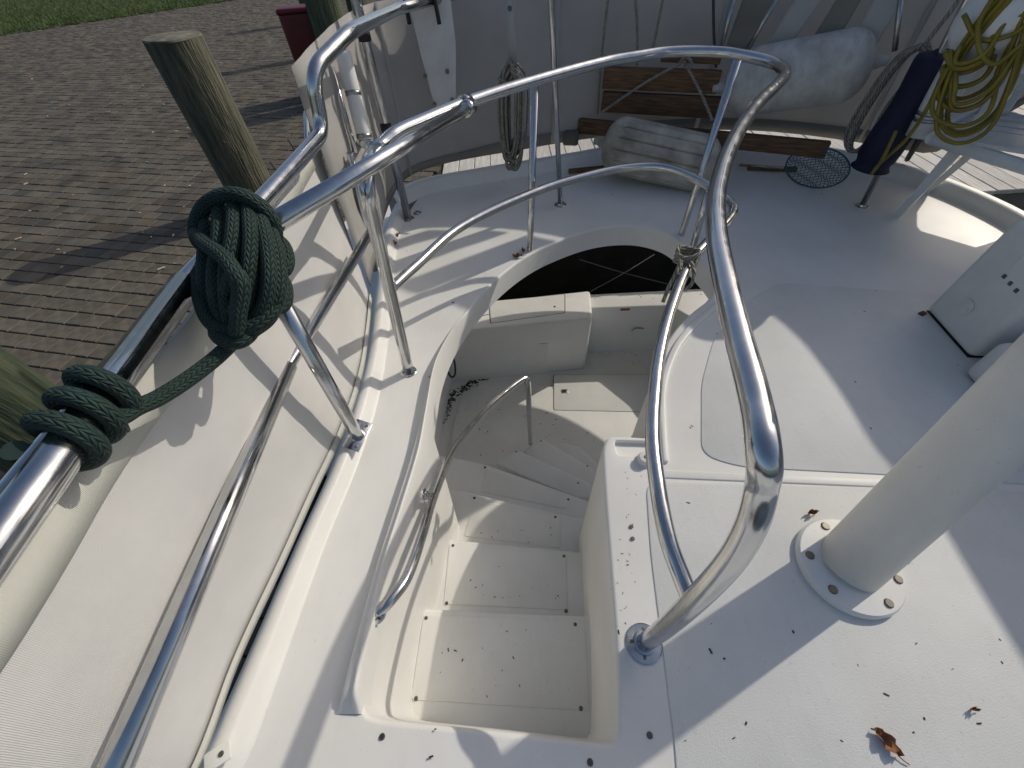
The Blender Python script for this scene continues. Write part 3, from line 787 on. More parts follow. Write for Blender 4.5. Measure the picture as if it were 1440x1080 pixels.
# mid rail on the port side
m0, m1, m2 = P(150, 1110, ZM), P(405, 515, ZM), P(521, 327, ZM)
mr = tube('lower_rail', [m0, m1, m2], TM*1.1, 'steel', boat, straight=True, seg=14)
tube('sleeve', [m1 - (m1-m0).normalized()*.9, m1], TM*1.45, 'steel', mr, straight=True, seg=14)
# stanchion with plate foot
sb = P(505, 613, .05)
st = tube('stanchion', [Vt(sb, 350, 348), sb + Vector((-.004, 0, .03)), sb], TM*1.25, 'steel', boat, straight=True, seg=14)
pl = box('foot_plate', (.055, .11, .004), 'steel', st, P(503, 612, .052), (0, R(18), R(-14)), bev=.0015)
for dy in (-.04, .04): screw(pl, (.012, dy, .003), r=.005)
# corner stanchions by the gate
cbp = P(538, 345, 0)
tube('stanchion', [Vt(cbp, 500, 232), cbp], TM, 'steel', boat, straight=True)
flange(boat, cbp, r=.026)
tube('gate_frame', bend([P(532,330,.02), Vt(P(532,330,.02), 482, 236), Vt(P(532,330,.02)*1.02, 505, 200), P(530,208,ZR)], .04), TM, 'steel', boat, straight=True)
cb2 = P(527, 380, .03)
tube('stanchion', [Vt(cb2, 492, 215), cb2], TM*.9, 'steel', boat, straight=True)
tube('frame_tube', bend([P(436,250,.45), P(430,160,.52), P(447,130,.52), P(470,180,.45)], .04), TM*.8, 'steel', boat, straight=True)
# canopy poles with collars
def pole(basepx, toppx, r, name='canopy_pole', ztop=1.75, fl=.035):
    b = P(*basepx); t = Vt(b, *toppx); d = (t - b).normalized(); top = b + d*(ztop/d.z)
    o = tube(name, [b, top], r, 'steel', boat, straight=True, seg=16); flange(o, b, r=fl); return o, b, d
po, b, d = pole((574,308), (500,0), .0215)
for py in (48, 182):
    c = Vt(b, 500 + (574-500)*py/308, py); tube('collar', [c - d*.022, c + d*.022], .027, 'black', po, straight=True, seg=16)
flange(boat, P(587,300), r=.024)
pole((788,288), (775,0), .0135); pole((1212,290), (1360,0), .0145, fl=.033)
# stair handrail
hb = P(530, 862, .012)
sr = [hb, P(548,845,.02), P(572,812,.0), P(592,757,-.05), P(612,692,-.14), P(640,630,-.22), P(680,580,-.30), P(715,548,-.35), P(738,532,-.37)]
fp = P(746, 624, TZ(5.9)); sr2 = [P(742,535,-.385), fp.lerp(P(742,540,-.40), .5), fp]
hr = tube('stair_rail', sr + sr2, TM*.95, 'steel', boat, n=8, seg=14)
lab(hr, 'slim curved steel handrail beside the stair treads')
flange(hr, hb + Vector((-.004, 0, -.002)), (-.1, -.2, 1), .027)
br = P(597, 697, -.03); flange(hr, br, (1, 0, .3), .022, nscrew=2)
tube('bracket', [br, P(611,695,-.14)], .007, 'steel', hr, straight=True)
# big white mast leg with its flange
pbase = P(1190, 797, .006)
ptop = D(1440, 560, .82); ax = (ptop - pbase).normalized()
leg = tube('canopy_leg', [pbase, pbase + ax*1.9], .072, 'gel2', boat, straight=True, seg=48)
lab(leg, 'thick white round canopy leg rising from a bolted disc')
dsk = lathe('base_disc', [(.117, -.002), (.122, .002), (.122, .016), (.117, .022), (.075, .024)], 'gel', leg, P(1190,797,.004), seg=56)
for a in (25, 100, 165, 215, 290, 335):
    screw(leg, P(1190,797,0) + Vector((math.cos(R(a))*.099, math.sin(R(a))*.099, .028)), r=.0125)

# ---- canvas screens
bot = along(crom([P(*p, .055) for p in [(215,1180),(275,1075),(330,930),(395,790),(440,690),(480,605),(505,530),(515,470),(520,420)]], 5), 60)
topl = []
top_path = along(crom([P(*p, .66) for p in [(-330,1240),(-20,835),(130,610),(262,447),(345,325),(415,222),(440,185)]], 5), 60)
rows = lerp_rows(bot, top_path, 14)
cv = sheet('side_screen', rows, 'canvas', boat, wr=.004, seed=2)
lab(cv, 'sunlit pale canvas screen on the port rail')
hem = [[a.lerp(b, t) + Vector((.006, 0, 0)) for a, b in zip(bot, top_path)] for t in (.885, .94, 1.0)]
sheet('hem', hem, 'hem', cv, thick=.004, wr=.002, seed=2)
hem2 = [[a.lerp(b, t) + Vector((.007, 0, 0)) for a, b in zip(bot, top_path)] for t in (-.01, .035)]
sheet('hem', hem2, 'hem', cv, thick=.004)
# lacing from the hem to the top rail
for i in range(4, 58, 6):
    a = top_path[i]; tube('lacing', [a, Vector((a.x - .01, a.y, ZR - .01))], .0025, 'rope_dark', cv, straight=True, seg=6)
# aft screen
bo = along(crom([P(*p, .10) for p in [(520,400),(536,320),(556,268),(580,243),(640,225),(740,207),(850,190),(950,182),(1050,181),(1150,190),(1250,205),(1350,224),(1450,255),(1560,310)]], 5) + [Vector((2.72, .9, .1)), Vector((2.70, -1.2, .1))], 150)
for p in bo:
    if p.x > 2.3 and p.y < 2.5: p.z = .1 + .45*max(0, min(1, (2.5 - p.y)/.25, (p.y - 1.3)/.25))
def ztop_at(p):
    s = max(0, min(1, (p.x + .25)/.35)); t = max(0, min(1, (p.x - .2)/.8, (p.y - 2.35)/.35)) if p.y > 1.2 else 0
    return (.86 + .5*s if p.y > 1.2 else 1.36)
to = [Vector((p.x + (.05 if p.y < 1.5 and p.x > 1 else 0), p.y + (.06 if p.y > 1.5 else 0), ztop_at(p))) for p in bo]
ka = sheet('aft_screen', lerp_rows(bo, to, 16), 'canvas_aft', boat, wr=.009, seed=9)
lab(ka, 'shaded grey canvas screen hung along the stern rail')
sheet('hem', [[a.lerp(b, t) + Vector((0, -.008, 0)) for a, b in zip(bo, to)] for t in (-.005, .05)], 'canvas_dark', ka, thick=.004, wr=.009, seed=9)
tube('stern_rail', [q + Vector((0, .03, .02)) for q in to[::3] if q.x > .1], TR, 'steel', boat, n=3)
cur = [i for i in range(150) if to[i].y > 2.3 and to[i].x > .35]
k = 0
while k < len(cur) - 6:      # unseen cloth strips added above the stern rail; gaps dapple the deck shade
    wd_ = rng.choice((3, 4, 5)); ids = cur[k:k + wd_]; k += wd_ + rng.choice((1, 1, 2))
    low = [to[i] + Vector((0, .02, .07)) for i in ids]; hi_ = [v + Vector((.0, .04, .52 + .06*math.sin(k))) for v in low]
    sheet('dapple_strip', lerp_rows(low, hi_, 5), 'canvas_pale', boat, wr=.02, seed=k)
for i in range(20, 150, 18):
    a, b_ = bo[i], to[i]; n_ = Vector((0, -.012, 0))
    sheet('seam', [[a.lerp(b_, t) + n_ + Vector((dx, 0, 0)) for dx in (-.016, .016)] for t in (0, .25, .5, .75, 1)], 'canvas_pale', ka, thick=.002)

# ================================================================ THINGS ON BOARD
def HD(px, py, dist):
    r = ray(px, py); return CAM + r*(dist/math.hypot(r.x, r.y))
def rope_obj(name, lines, r, m, step=.006, seg=12, parent=None):
    bm = bmesh.new(); uvl = bm.loops.layers.uv.new('UVMap')
    for ln in lines: sweep_into(bm, resample(crom(ln, 10), step), r, seg, False, True, uvl)
    me = bpy.data.meshes.new(name); bm.to_mesh(me); bm.free(); return link(name, me, m, parent)
# ---- green dock line: hitch on the rail, tail, gasket coil
RR = .0130
def L_(*a): return [D(333 + (p[0]-333)*.86, p[1], p[2]) for p in a]
coil = [
 L_((352,352,.83),(388,352,.80),(396,325,.755),(378,294,.722),(335,274,.705),(292,282,.715),(270,306,.738),(268,335,.765),(288,352,.80),(320,358,.83)),
 L_((285,300,.745),(283,340,.735),(280,385,.73),(284,425,.735),(300,452,.74),(326,462,.735)),
 L_((306,292,.725),(304,340,.705),(297,390,.70),(302,430,.712),(318,456,.725)),
 L_((330,288,.718),(327,335,.695),(316,385,.69),(318,430,.705),(326,460,.722)),
 L_((352,290,.72),(356,335,.697),(352,385,.692),(345,430,.705),(334,460,.722)),
 L_((370,300,.727),(382,345,.707),(386,392,.70),(374,436,.712),(346,464,.724)),
 L_((386,318,.745),(400,362,.727),(402,408,.722),(386,446,.728),(350,470,.728)),
 L_((268,330,.735),(285,345,.70),(312,362,.676),(332,388,.67),(338,418,.682),(330,440,.70)),
 L_((318,410,.69),(330,385,.672),(342,400,.672),(336,440,.685),(333,470,.70)),
 L_((272,385,.745),(275,425,.728),(294,456,.718),(330,466,.71),(370,455,.712),(396,430,.725),(404,398,.742)),
 L_((384,330,.79),(408,344,.785),(416,368,.775),(404,384,.765),(384,376,.755)),
 L_((392,384,.775),(410,398,.775),(412,424,.765),(398,434,.755),(384,420,.75)),
 L_((300,455,.745),(302,472,.715),(326,482,.704),(350,474,.712),(354,460,.735),(336,452,.75)),
 L_((340,300,.76),(345,350,.745),(340,400,.745),(335,445,.745)), L_((315,300,.76),(310,350,.75),(312,400,.75),(320,445,.748)), L_((365,310,.765),(372,360,.755),(368,410,.752),(350,448,.748)),
]
hc = P(116, 590, ZR); rdir = (P(262,398,ZR) - P(-260,1050,ZR)).normalized(); hr_ = TR*1.22 + RR*.92
side = rdir.cross(Vector((0,0,1))).normalized(); upv = side.cross(rdir)
hel = []
for i in range(70):
    a = 2*math.pi*i/69*3.0 + 2.6; s = (i/69 - .5)*.115
    hel.append(hc + rdir*s + (side*math.cos(a) + upv*math.sin(a))*hr_)
tail = [D(330,476,.712), D(318,490,.715), D(298,508,.700), D(262,535,.668), D(222,560,.63), D(190,574,.598), D(170,586,.578)]
cross_ = [D(168,590,.576), D(150,590,.56), D(130,588,.552), hel[-1].lerp(hel[-2], .3)]
loop2 = [D(186,572,.61), D(174,562,.60), D(150,562,.59), D(140,580,.575), D(150,604,.575), D(176,596,.585)]
gl = rope_obj('dock_line', coil + [hel, tail + cross_[1:], loop2], RR, 'rope_green', step=.007, seg=14)
tag(gl, 'thick dark green braided dock line coiled and hitched on the port rail', 'rope')
# ---- grey rope lashed round the rails by the opening
c0 = D(966, 362, 1.34); ln = []
for k in range(4):
    ring = []
    for i in range(18):
        a = 2*math.pi*i/17; ring.append(c0 + Vector((math.cos(a)*.036, math.sin(a)*.030, -.012 + k*.011 + math.sin(a*2 + k)*.006)))
    ln.append(ring)
ln.append([D(958,366,1.30), D(950,385,1.30), D(940,405,1.32), D(932,425,1.34)]); ln.append([D(972,368,1.30), D(976,385,1.29), D(972,400,1.30), D(962,408,1.31)])
ln.append([D(958,366,1.31), D(955,390,1.31), D(945,412,1.33)])
g = rope_obj('lashing', ln, .0062, 'rope_grey', step=.005, seg=8)
tag(g, 'short grey rope lashed in a knot where the rails meet above the cockpit', 'rope')
# ---- grey rope coil hanging from a strap on the stern screen
e = empty('rope_coil', HD(722, 238, 2.62), 'grey rope hank hanging from a pale strap by the slim pole', 'rope', 'rope hanks on the stern rail')
rg = random.Random(11); ln = []
for k in range(20):
    w_ = rg.uniform(8, 19); x0 = 720 + rg.uniform(-5, 5); yb_ = rg.uniform(205, 240); d_ = 2.55 + rg.uniform(-.05, .03); tp_ = rg.uniform(80, 100)
    ln.append([HD(x0, tp_, d_), HD(x0 + w_*.9, tp_ + 25, d_), HD(x0 + w_, 160, d_ - .02), HD(x0 + w_*.7, yb_ - 14, d_), HD(x0 - 2, yb_, d_), HD(x0 - w_*.7, yb_ - 16, d_), HD(x0 - w_, 150, d_ - .02), HD(x0 - w_*.8, tp_ + 22, d_), HD(x0, tp_, d_)])
ln.append([HD(700,110,2.5), HD(720,118,2.49), HD(742,108,2.5)])
adopt(e, rope_obj('strands', ln, .0062, 'rope_grey', step=.012, seg=8))
sa, sb_ = HD(716, -10, 2.60), HD(722, 95, 2.55)
adopt(e, sheet('strap', [[a + Vector((dx, 0, 0)) for dx in (-.022, .022)] for a in (sb_, sb_.lerp(sa, .5), sa)], 'canvas_pale', thick=.006))
for py in (12, 45):
    s_ = screw(None, HD(717, py, 2.585), (0, -1, .1), .011, 'grommet'); adopt(e, s_)
# ---- white board on the stern corner
bp = [HD(570,-14,2.62), HD(632,-14,2.62), HD(641,60,2.62), HD(641,152,2.62), HD(612,152,2.62), HD(594,85,2.62)]
bm = bmesh.new(); f = bm.faces.new([bm.verts.new(v) for v in bp]); r_ = bmesh.ops.extrude_face_region(bm, geom=[f])
nn = (bp[1]-bp[0]).cross(bp[3]-bp[0]).normalized()*.02
for v in [x for x in r_['geom'] if isinstance(x, bmesh.types.BMVert)]: v.co += nn
e = empty('bait_board', HD(620,152,2.62), 'white tapered plastic board hung upright at the stern corner', 'board')
adopt(e, from_bm('panel', bm, 'white_board'))
for p in [(598,107), (629,101), (611,147), (636,141)]: adopt(e, screw(None, HD(*p, 2.605), (0,-1,0), .011, 'bolt'))
for x0 in (573, 615): adopt(e, tube('knife', [HD(x0 - 8, -20, 2.58), HD(x0 - 2, 8, 2.58), HD(x0 + 3, 34, 2.58)], .010, 'black', n=4, seg=8))
# ---- rod holder
ra, rb_ = P(482, 72, .62), None
ra = HD(482, 74, 2.02); rb_ = HD(513, 196, 1.92)
e = empty('rod_holder', rb_, 'white plastic rod holder tube clamped upright to the corner rail', 'rod holder')
bm = bmesh.new(); sweep_into(bm, [rb_, ra], .029, 20, False, False); sweep_into(bm, [rb_, ra], .024, 20, False, False)
adopt(e, from_bm('pipe', bm, 'pvc', smooth=True))
dr = (ra - rb_).normalized()
for t in (.04, .55):
    c = rb_.lerp(ra, t); adopt(e, tube('band', [c - dr*.008, c + dr*.008], .0305, 'steel_dull', straight=True, seg=20))
back = [HD(466, 95, 2.05), HD(500, 215, 1.96)]
adopt(e, tube('mount', back, .011, 'steel', straight=True))
# ---- fenders
def fender(a, b, r, m, label, ribs, name='fender'):
    ax = b - a; Ln = ax.length; prof = []
    for i in range(9):
        t = i/8*math.pi/2; prof.append((max(.012, r*math.sin(t)**.8), r*.75*(1 - math.cos(t))))
    body = [(r, r*.75 + (Ln - 1.5*r)*k/8) for k in range(1, 8)]
    prof = prof + body + [(p[0], Ln - p[1]) for p in reversed(prof)]
    e = empty(name, a + Vector((0, 0, -r*.5)), label, 'fender', 'big fenders at the stern')
    rf = (lambda an, z: 1 - (.085*max(0, math.cos(an*15))**8 if r*.6 < z < Ln - r*.6 else 0)) if ribs else (lambda an, z: 1)
    o = lathe('body', prof, m, None, a, orient(ax), seg=180 if ribs else 40, ribs=rf, auto=60); adopt(e, o)
    d = ax.normalized()
    for p, s in ((a, -1), (b, 1)):
        q = lathe('eye', [(.03, -.01), (.03, .02), (.022, .035), (.022, .055), (.012, .06)], m, None, p, orient(d*s), seg=16); adopt(e, q)
    return e
fender(D(849,200,2.42), D(1008,236,2.34), .150, 'fender', 'dirty ribbed white fender lying on the aft deck below the timber boards', True)
fender(HD(1018,122,3.02), HD(1228,88,3.10), .158, 'fender2', 'smooth grey white fender hung higher at the stern beside the boards', False)
# lanyards of the fenders
fl = rope_obj('fender_line', [[HD(846,158,2.95), HD(905,118,2.95), HD(962,86,2.95)], [HD(962,86,2.95), HD(985,130,2.92), HD(1002,170,2.85)], [HD(956,88,2.94), HD(964,80,2.93), HD(972,90,2.94), HD(962,96,2.93)]], .008, 'rope_grey', seg=8)
tag(fl, 'pale rope forming a peak over the ribbed fender', 'rope')
# ---- boards lashed to the stern rail
def board(px0, px1, th, dist, label, roll=0, dep=.04):
    a, b = HD(*px0, dist), HD(*px1, dist); a.z = b.z = (a.z + b.z)/2
    ax = b - a
    o = box('board', (ax.length, dep, th), 'timber', None, (a + b)/2, (0, 0, math.atan2(ax.y, ax.x)), bev=.006, seg=2)
    return tag(o, label, 'board', 'timber boards on the stern rail')
board((848,112), (1012,112), .108, 3.03, 'upper brown timber board behind the fender rope peak')
board((846,147), (1014,147), .108, 3.03, 'middle brown timber board just above the ribbed fender')
board((812,194), (1174,190), .085, 3.05, 'long low timber board passing behind the ribbed fender')
board((930,78), (1015,80), .06, 3.05, 'narrow dark timber board under the top rail bend')
sd = [box('sponge_pad', (.1, .05, .085), 'conc', None, HD(803,194,3.0), (0, 0, -.2), bev=.015, seg=3)]
tag(sd[0], 'small grey pad beside the low board by the slim pole', 'pad')
for i, (px0, px1, lb) in enumerate([((800,241), (850,236), 'flat grey stick on the deck edge left of the ribbed fender'), ((1052,236), (1120,238), 'flat grey stick on the deck edge right of the ribbed fender')]):
    a, b = P(*px0, .012), P(*px1, .012); ax = b - a
    tag(box('stick', (ax.length, .035, .022), 'timber', None, (a+b)/2, (0, 0, math.atan2(ax.y, ax.x)), bev=.003), lb, 'stick')
# ---- thin lines hanging in front of the stern screen
for pts, m, lb in [([(856,-10),(846,80),(840,160)], 'rope_grey', 'thin cord hanging left of the timber boards'), ([(893,-10),(896,40),(896,92)], 'rope_grey', 'thin cord hanging above the upper timber board'),
                   ([(934,-10),(926,30),(918,70)], 'rope_grey', 'pale twisted cord slanting above the top rail bend'), ([(1003,-10),(1004,50),(1007,95)], 'rope_dark', 'dark cord hanging above the narrow timber board')]:
    tag(rope_obj('cord', [[HD(*p, 3.04) for p in pts]], .0075, m, seg=8), lb, 'cord')
for a, b, lb in [((1034,-12), (1012,78), 'slanted steel rod rising behind the top rail bend'), ((1098,-12), (1050,72), 'grey rod leaning behind the smooth fender'), ((1268,-12), (1258,72), 'thin steel rod standing right of the smooth fender'), ((652,-12), (652,140), 'thin rod standing beside the white board')]:
    tag(tube('rod', [HD(*b, 3.0), HD(*a, 3.02)], .011, 'steel_dull', straight=True, seg=10), lb, 'rod')
# ---- canvas folds on the stern screen: light and dark stripes coloured as strips
def drape(px_top, px_bot, w0, w1, m, label, dist=3.12, seed=0):
    rows = []
    for k in range(9):
        t = k/8; c = HD(px_bot[0] + (px_top[0]-px_bot[0])*t, px_bot[1] + (px_top[1]-px_bot[1])*t, dist); hw = (w1 + (w0-w1)*t)/2
        tv = Vector((c.y, -c.x, 0)).normalized()
        rows.append([c + tv*hw*(j/4 - 1) for j in range(9)])
    return tag(sheet('fold_strip', rows, m, wr=.03, seed=seed), label, 'canvas')
drape((1075,-20), (1035,75), .16, .13, 'canvas_dark', 'canvas fold strip coloured dark as in shade behind the top rail bend', seed=1)
drape((1150,-20), (1090,70), .13, .11, 'canvas_pale', 'canvas fold strip coloured pale as if lit, slanting behind the smooth fender', seed=2)
drape((1205,-20), (1145,80), .10, .12, 'canvas_dark', 'canvas fold strip coloured dark as in shade over the smooth fender', seed=3)
drape((1262,-20), (1195,95), .12, .10, 'canvas_pale', 'canvas fold strip coloured pale as if lit next to the grey rope hank', seed=4)
# ---- second rope hank
e = empty('rope_coil', HD(1200, 222, 3.0), 'long grey rope hank slung beside the navy bag', 'rope', 'rope hanks on the stern rail')
ln = []
for k in range(9):
    j = rg.uniform(-6, 6); w_ = rg.uniform(5, 12); d_ = 3.02 + rg.uniform(-.04, .03)
    ln.append([HD(1300+j, 62, d_), HD(1290+j+w_, 90, d_), HD(1245+j+w_, 150, d_), HD(1212+j*.6+w_*.6, 205, d_), HD(1196+j*.6, 212, d_), HD(1205+j-w_, 185, d_), HD(1240+j-w_, 125, d_), HD(1278+j-w_, 78, d_), HD(1300+j, 62, d_)])
adopt(e, rope_obj('strands', ln, .0085, 'rope_grey', step=.012, seg=8))
adopt(e, rope_obj('hanger', [[HD(1298,66,3.0), HD(1318,40,3.02), HD(1345,5,3.05), HD(1352,-12,3.05)]], .009, 'rope_grey', seg=8))
# ---- navy bag
bm = bmesh.new(); a, b = HD(1222,238,2.93), HD(1330,70,2.93)
sweep_into(bm, crom([a, a.lerp(b,.03), a.lerp(b,.12), a.lerp(b,.5), a.lerp(b,.9), b], 6), lambda t: .085*min(1, .25 + 2.6*math.sin(math.pi*min(max(t,.02),.98)))*(1 + .07*math.sin(17*t)), 20)
o = from_bm('long_bag', bm, 'blue', smooth=True); tag(o, 'navy blue long rolled bag leaning behind the slim pole on the right', 'bag')
# ---- white pipe holder with clamp
e = empty('pipe_holder', HD(1293,196,2.86), 'white plastic pipe holder behind the yellow hose', 'pipe')
pa, pb_ = HD(1296,190,2.86), HD(1362,70,2.86)
bm = bmesh.new(); sweep_into(bm, [pa, pb_], .062, 24, False, True); adopt(e, from_bm('pipe', bm, 'pvc', smooth=True))
for t in (.22, .3): c = pa.lerp(pb_, t); d = (pb_-pa).normalized(); adopt(e, tube('clamp', [c - d*.007, c + d*.007], .065, 'steel_dull', straight=True, seg=24))
adopt(e, tube('leg', [P(1268,236,.0) + Vector((0,0,.05)), pa], .014, 'rope_dark', straight=True))
# white drum on the rail above
e2 = lathe('float', [(max(.012, .14*math.cos(math.pi*(k/16 - .5))**.75), .17*math.sin(math.pi*(k/16 - .5))) for k in range(17)], 'pvc', None, HD(1428,12,2.74), (.4,.5,.2), seg=32)
tag(e2, 'white round float wrapped by the yellow hose', 'float')
# ---- yellow hose
ln = []; rg = random.Random(21)
for k in range(17):
    d_ = 2.66 + rg.uniform(-.07, .04); j = rg.uniform(-10, 10); yb_ = 55 + k*6.5 + rg.uniform(-22, 22)
    ln.append([HD(1425+j, -15, d_), HD(1385+j, 30, d_), HD(1345+j*.6, 85, d_), HD(1326+j*1.4+(140-yb_)*.25, yb_+5, d_-.03), HD(1345, yb_+28, d_-.04), HD(1385, yb_+14, d_-.03), HD(1412+j, yb_-30, d_), HD(1450+j, 15, d_)])
ln.append([HD(1330,95,2.62), HD(1305,150,2.64), HD(1275,195,2.72), HD(1235,232,2.80), HD(1226,244,2.80), HD(1240,225,2.75), HD(1260,185,2.7)])
ln.append([HD(1355,20,2.6), HD(1378,55,2.6), HD(1420,50,2.6), HD(1450,30,2.6)]); ln.append([HD(1400,-10,2.6), HD(1375,40,2.58), HD(1395,90,2.58), HD(1440,60,2.6)])
hs = tube('garden_hose', ln, .0078, 'hose', n=8, seg=10); tag(hs, 'yellow garden hose coiled over the white pipe and float', 'hose')
# ---- landing net
e = empty('landing_net', P(1146,248), 'small blue mesh landing net lying on the aft deck edge', 'net')
nb = P(1148,264,.006); nt_ = HD(1149,207,math.hypot(nb.x, nb.y) + .05); cN = (nb + nt_)/2; nd_ = math.hypot(cN.x, cN.y); ux = (HD(1192,238,nd_) - HD(1102,236,nd_))/2; uy = (nt_ - nb)/2; uz = ux.cross(uy).normalized()
rim = [cN + ux*math.cos(a) + uy*math.sin(a) for a in [2*math.pi*i/40 for i in range(40)]]
adopt(e, tube('hoop', rim, .0045, 'net', straight=True, closed=True, seg=8))
ln = []
def np_(u, v):
    rr = u*u + v*v; return cN + ux*u + uy*v - uz*.06*(1 - rr) + Vector((0,0,.002))
for k in range(-9, 10):
    q = k/9.5; h_ = math.sqrt(max(0, 1 - q*q))
    ln.append([np_(q + .04*math.sin(9*t + k), t*h_) for t in [i/5 - 1 for i in range(11)]]); ln.append([np_(t*h_, q + .04*math.sin(8*t + k)) for t in [i/5 - 1 for i in range(11)]])
adopt(e, tube('mesh', ln, .0016, 'net', n=3, seg=5))
adopt(e, tube('handle', [P(1102,236,.03), P(1040,232,.02)], .008, 'steel_dull', straight=True))
# ---- plastic chair
chA, chB = P(1262,303,0), P(1302,270,0)
fx = (chB - chA).normalized(); fy = Vector((fx.y, -fx.x, 0))          # width direction, depth direction (to the right, out of frame)
cw_ = (chB - chA).length; cc_ = (chA + chB)/2
e = empty('garden_chair', cc_ + fy*.2, 'white plastic garden chair with slotted seat beside the canvas screen', 'chair')
def cp(u, v, z): return cc_ + fx*u + fy*v + Vector((0, 0, z))
def leg(u0, v0, u1, v1, z1, w=.032):
    a, b = cp(u0, v0, 0), cp(u1, v1, z1); bm = bmesh.new(); rings = []
    for t in (0, .25, .5, .75, 1):
        c = a.lerp(b, t) + fy*.012*math.sin(math.pi*t); ww = w*(.75 + .5*t)
        rings.append([bm.verts.new(c + fx*x*ww + fy*y*ww*.55) for x, y in ((-1,-1),(1,-1),(1,1),(-1,1))])
    for r0_, r1_ in zip(rings, rings[1:]):
        for q_ in range(4): bm.faces.new((r0_[q_], r0_[(q_+1)%4], r1_[(q_+1)%4], r1_[q_]))
    bm.faces.new(rings[0][::-1]); bm.faces.new(rings[-1])
    bmesh.ops.bevel(bm, geom=[e_ for e_ in bm.edges if e_.calc_face_angle(0) > .8], offset=.006, segments=2, affect='EDGES')
    adopt(e, from_bm('leg', bm, 'plastic', auto=40))
hw = cw_/2
leg(-hw, 0, -hw*1.15, .06, .64, .040); leg(hw, 0, hw*.86, .09, .40); leg(-hw*.95, .50, -hw*.8, .40, .38); leg(hw*.95, .50, hw*.8, .40, .38)
for k in range(7):      # seat slats with open slots
    u = (k - 3)/3*hw*1.25 - .07; bm = bmesh.new()
    bmesh.ops.create_cube(bm, size=1)
    for vv in bm.verts: vv.co = Vector((vv.co.x*cw_*.185, vv.co.y*.52, vv.co.z*.016))
    bmesh.ops.bevel(bm, geom=bm.edges[:], offset=.005, segments=2, affect='EDGES')
    o = from_bm('seat_slat', bm, 'plastic', auto=40); o.location = cp(u, .20, .385 + .012*(u/hw)**2); o.rotation_euler = (R(-4), 0, math.atan2(fx.y, fx.x)); adopt(e, o)
for s in (-1, 1):
    adopt(e, tube('seat_rail', [cp(s*hw*1.4 - .07, -.05, .395), cp(s*hw*1.4 - .07, .47, .36)], .026, 'plastic', straight=True, seg=10))
    adopt(e, tube('arm', [cp(s*hw*.95, .06, .40), cp(s*hw*1.12, .07, .58), cp(s*hw*1.12, .2, .61), cp(s*hw*1.0, .47, .60)], .022, 'plastic', seg=10))
adopt(e, tube('front_lip', [cp(-hw*1.4 - .07, -.05, .395), cp(-.07, -.08, .388), cp(hw*1.4 - .07, -.05, .395)], .026, 'plastic', seg=10))
for k in range(5):
    u = (k - 2)/2*hw*.8; adopt(e, tube('back_slat', [cp(u, .46, .37), cp(u*1.02, .52, .6), cp(u*1.05, .60, .82)], .018, 'plastic', seg=8))
adopt(e, tube('back_top', [cp(-hw*1.0, .46, .37), cp(-hw*1.03, .53, .62), cp(-hw*.95, .6, .82), cp(0, .62, .86), cp(hw*.95, .6, .82), cp(hw*1.03, .53, .62), cp(hw*1.0, .46, .37)], .022, 'plastic', seg=10))
# ---- white appliance on the right
fa, fb = P(1297,436,0), P(1358,506,0)
wx = (fb - fa); Wd = wx.length; wx.normalize(); dx_ = Vector((-wx.y, wx.x, 0))
if dx_.x < 0: dx_ = -dx_
e = empty('dehumidifier', (fa + fb)/2 + dx_*.17, 'boxy white appliance with vents and a small control panel standing on the deck', 'appliance')
rz = math.atan2(wx.y, wx.x); bh = .40; ctr = (fa + fb)/2 + dx_*.17
adopt(e, box('body', (Wd, .34, bh), 'ivory', None, ctr + Vector((0,0,bh/2 + .006)), (0,0,rz), bev=.028, seg=5, taper=.96))
adopt(e, box('foot_gasket', (Wd*.94, .325, .006), 'black', None, ctr + Vector((0,0,.004)), (0,0,rz), bev=.002))
def face(u, z, w_, h_, th, m, nm, off=0.0):
    c = fa + wx*(Wd*u) + Vector((0,0,z)) + dx_*(.004 - off + .012*z/bh*.5)
    o = box(nm, (w_, th, h_), m, None, c, (0,0,rz), bev=.002); adopt(e, o); return o
face(.30, .325, .055, .03, .006, 'label_tan', 'vent'); face(.72, .31, .09, .03, .006, 'label_tan', 'vent')
face(.62, .265, .11, .05, .005, 'plastic', 'control_panel')
for k in range(3): face(.5 + .12*k, .265 - .004*k, .014, .014, .012, 'groove', 'button')
face(.47, .30, .006, .12, .010, 'plastic', 'trim'); face(.97, .29, .006, .12, .010, 'plastic', 'trim')
kn = lathe('drain_plug', [(.022, 0), (.022, .006), (.012, .010)], 'plastic', None, fa + wx*(Wd*.45) + Vector((0,0,.12)) - dx_*.002, orient(-dx_), seg=20); adopt(e, kn)
adopt(e, lathe('plug_ring', [(.030, -.002), (.030, .003), (.024, .004)], 'ivory', None, fa + wx*(Wd*.45) + Vector((0,0,.12)) - dx_*.001, orient(-dx_), seg=24))
b2 = box('cooler', (.30, .34, .16), 'plastic', None, P(1362,540,0) + Vector((.17, -.10, .085)), (0, 0, rz + .1), bev=.03, seg=5)
tag(b2, 'low white plastic bin half hidden behind the canopy leg', 'bin')
# ---- mooring lines over the dark water
for a, b, lb in [(Q(815,365,2.65), Q(950,402,2.3), 'thin mooring line crossing the dark water to the right'), (Q(830,410,2.35), Q(920,358,2.75), 'thin mooring line rising from the transom over dark water')]:
    tag(rope_obj('mooring_line', [[a, a.lerp(b, .5) - Vector((0,0,.01)), b]], .0032, 'rope_dark2', step=.01, seg=8), lb, 'rope')

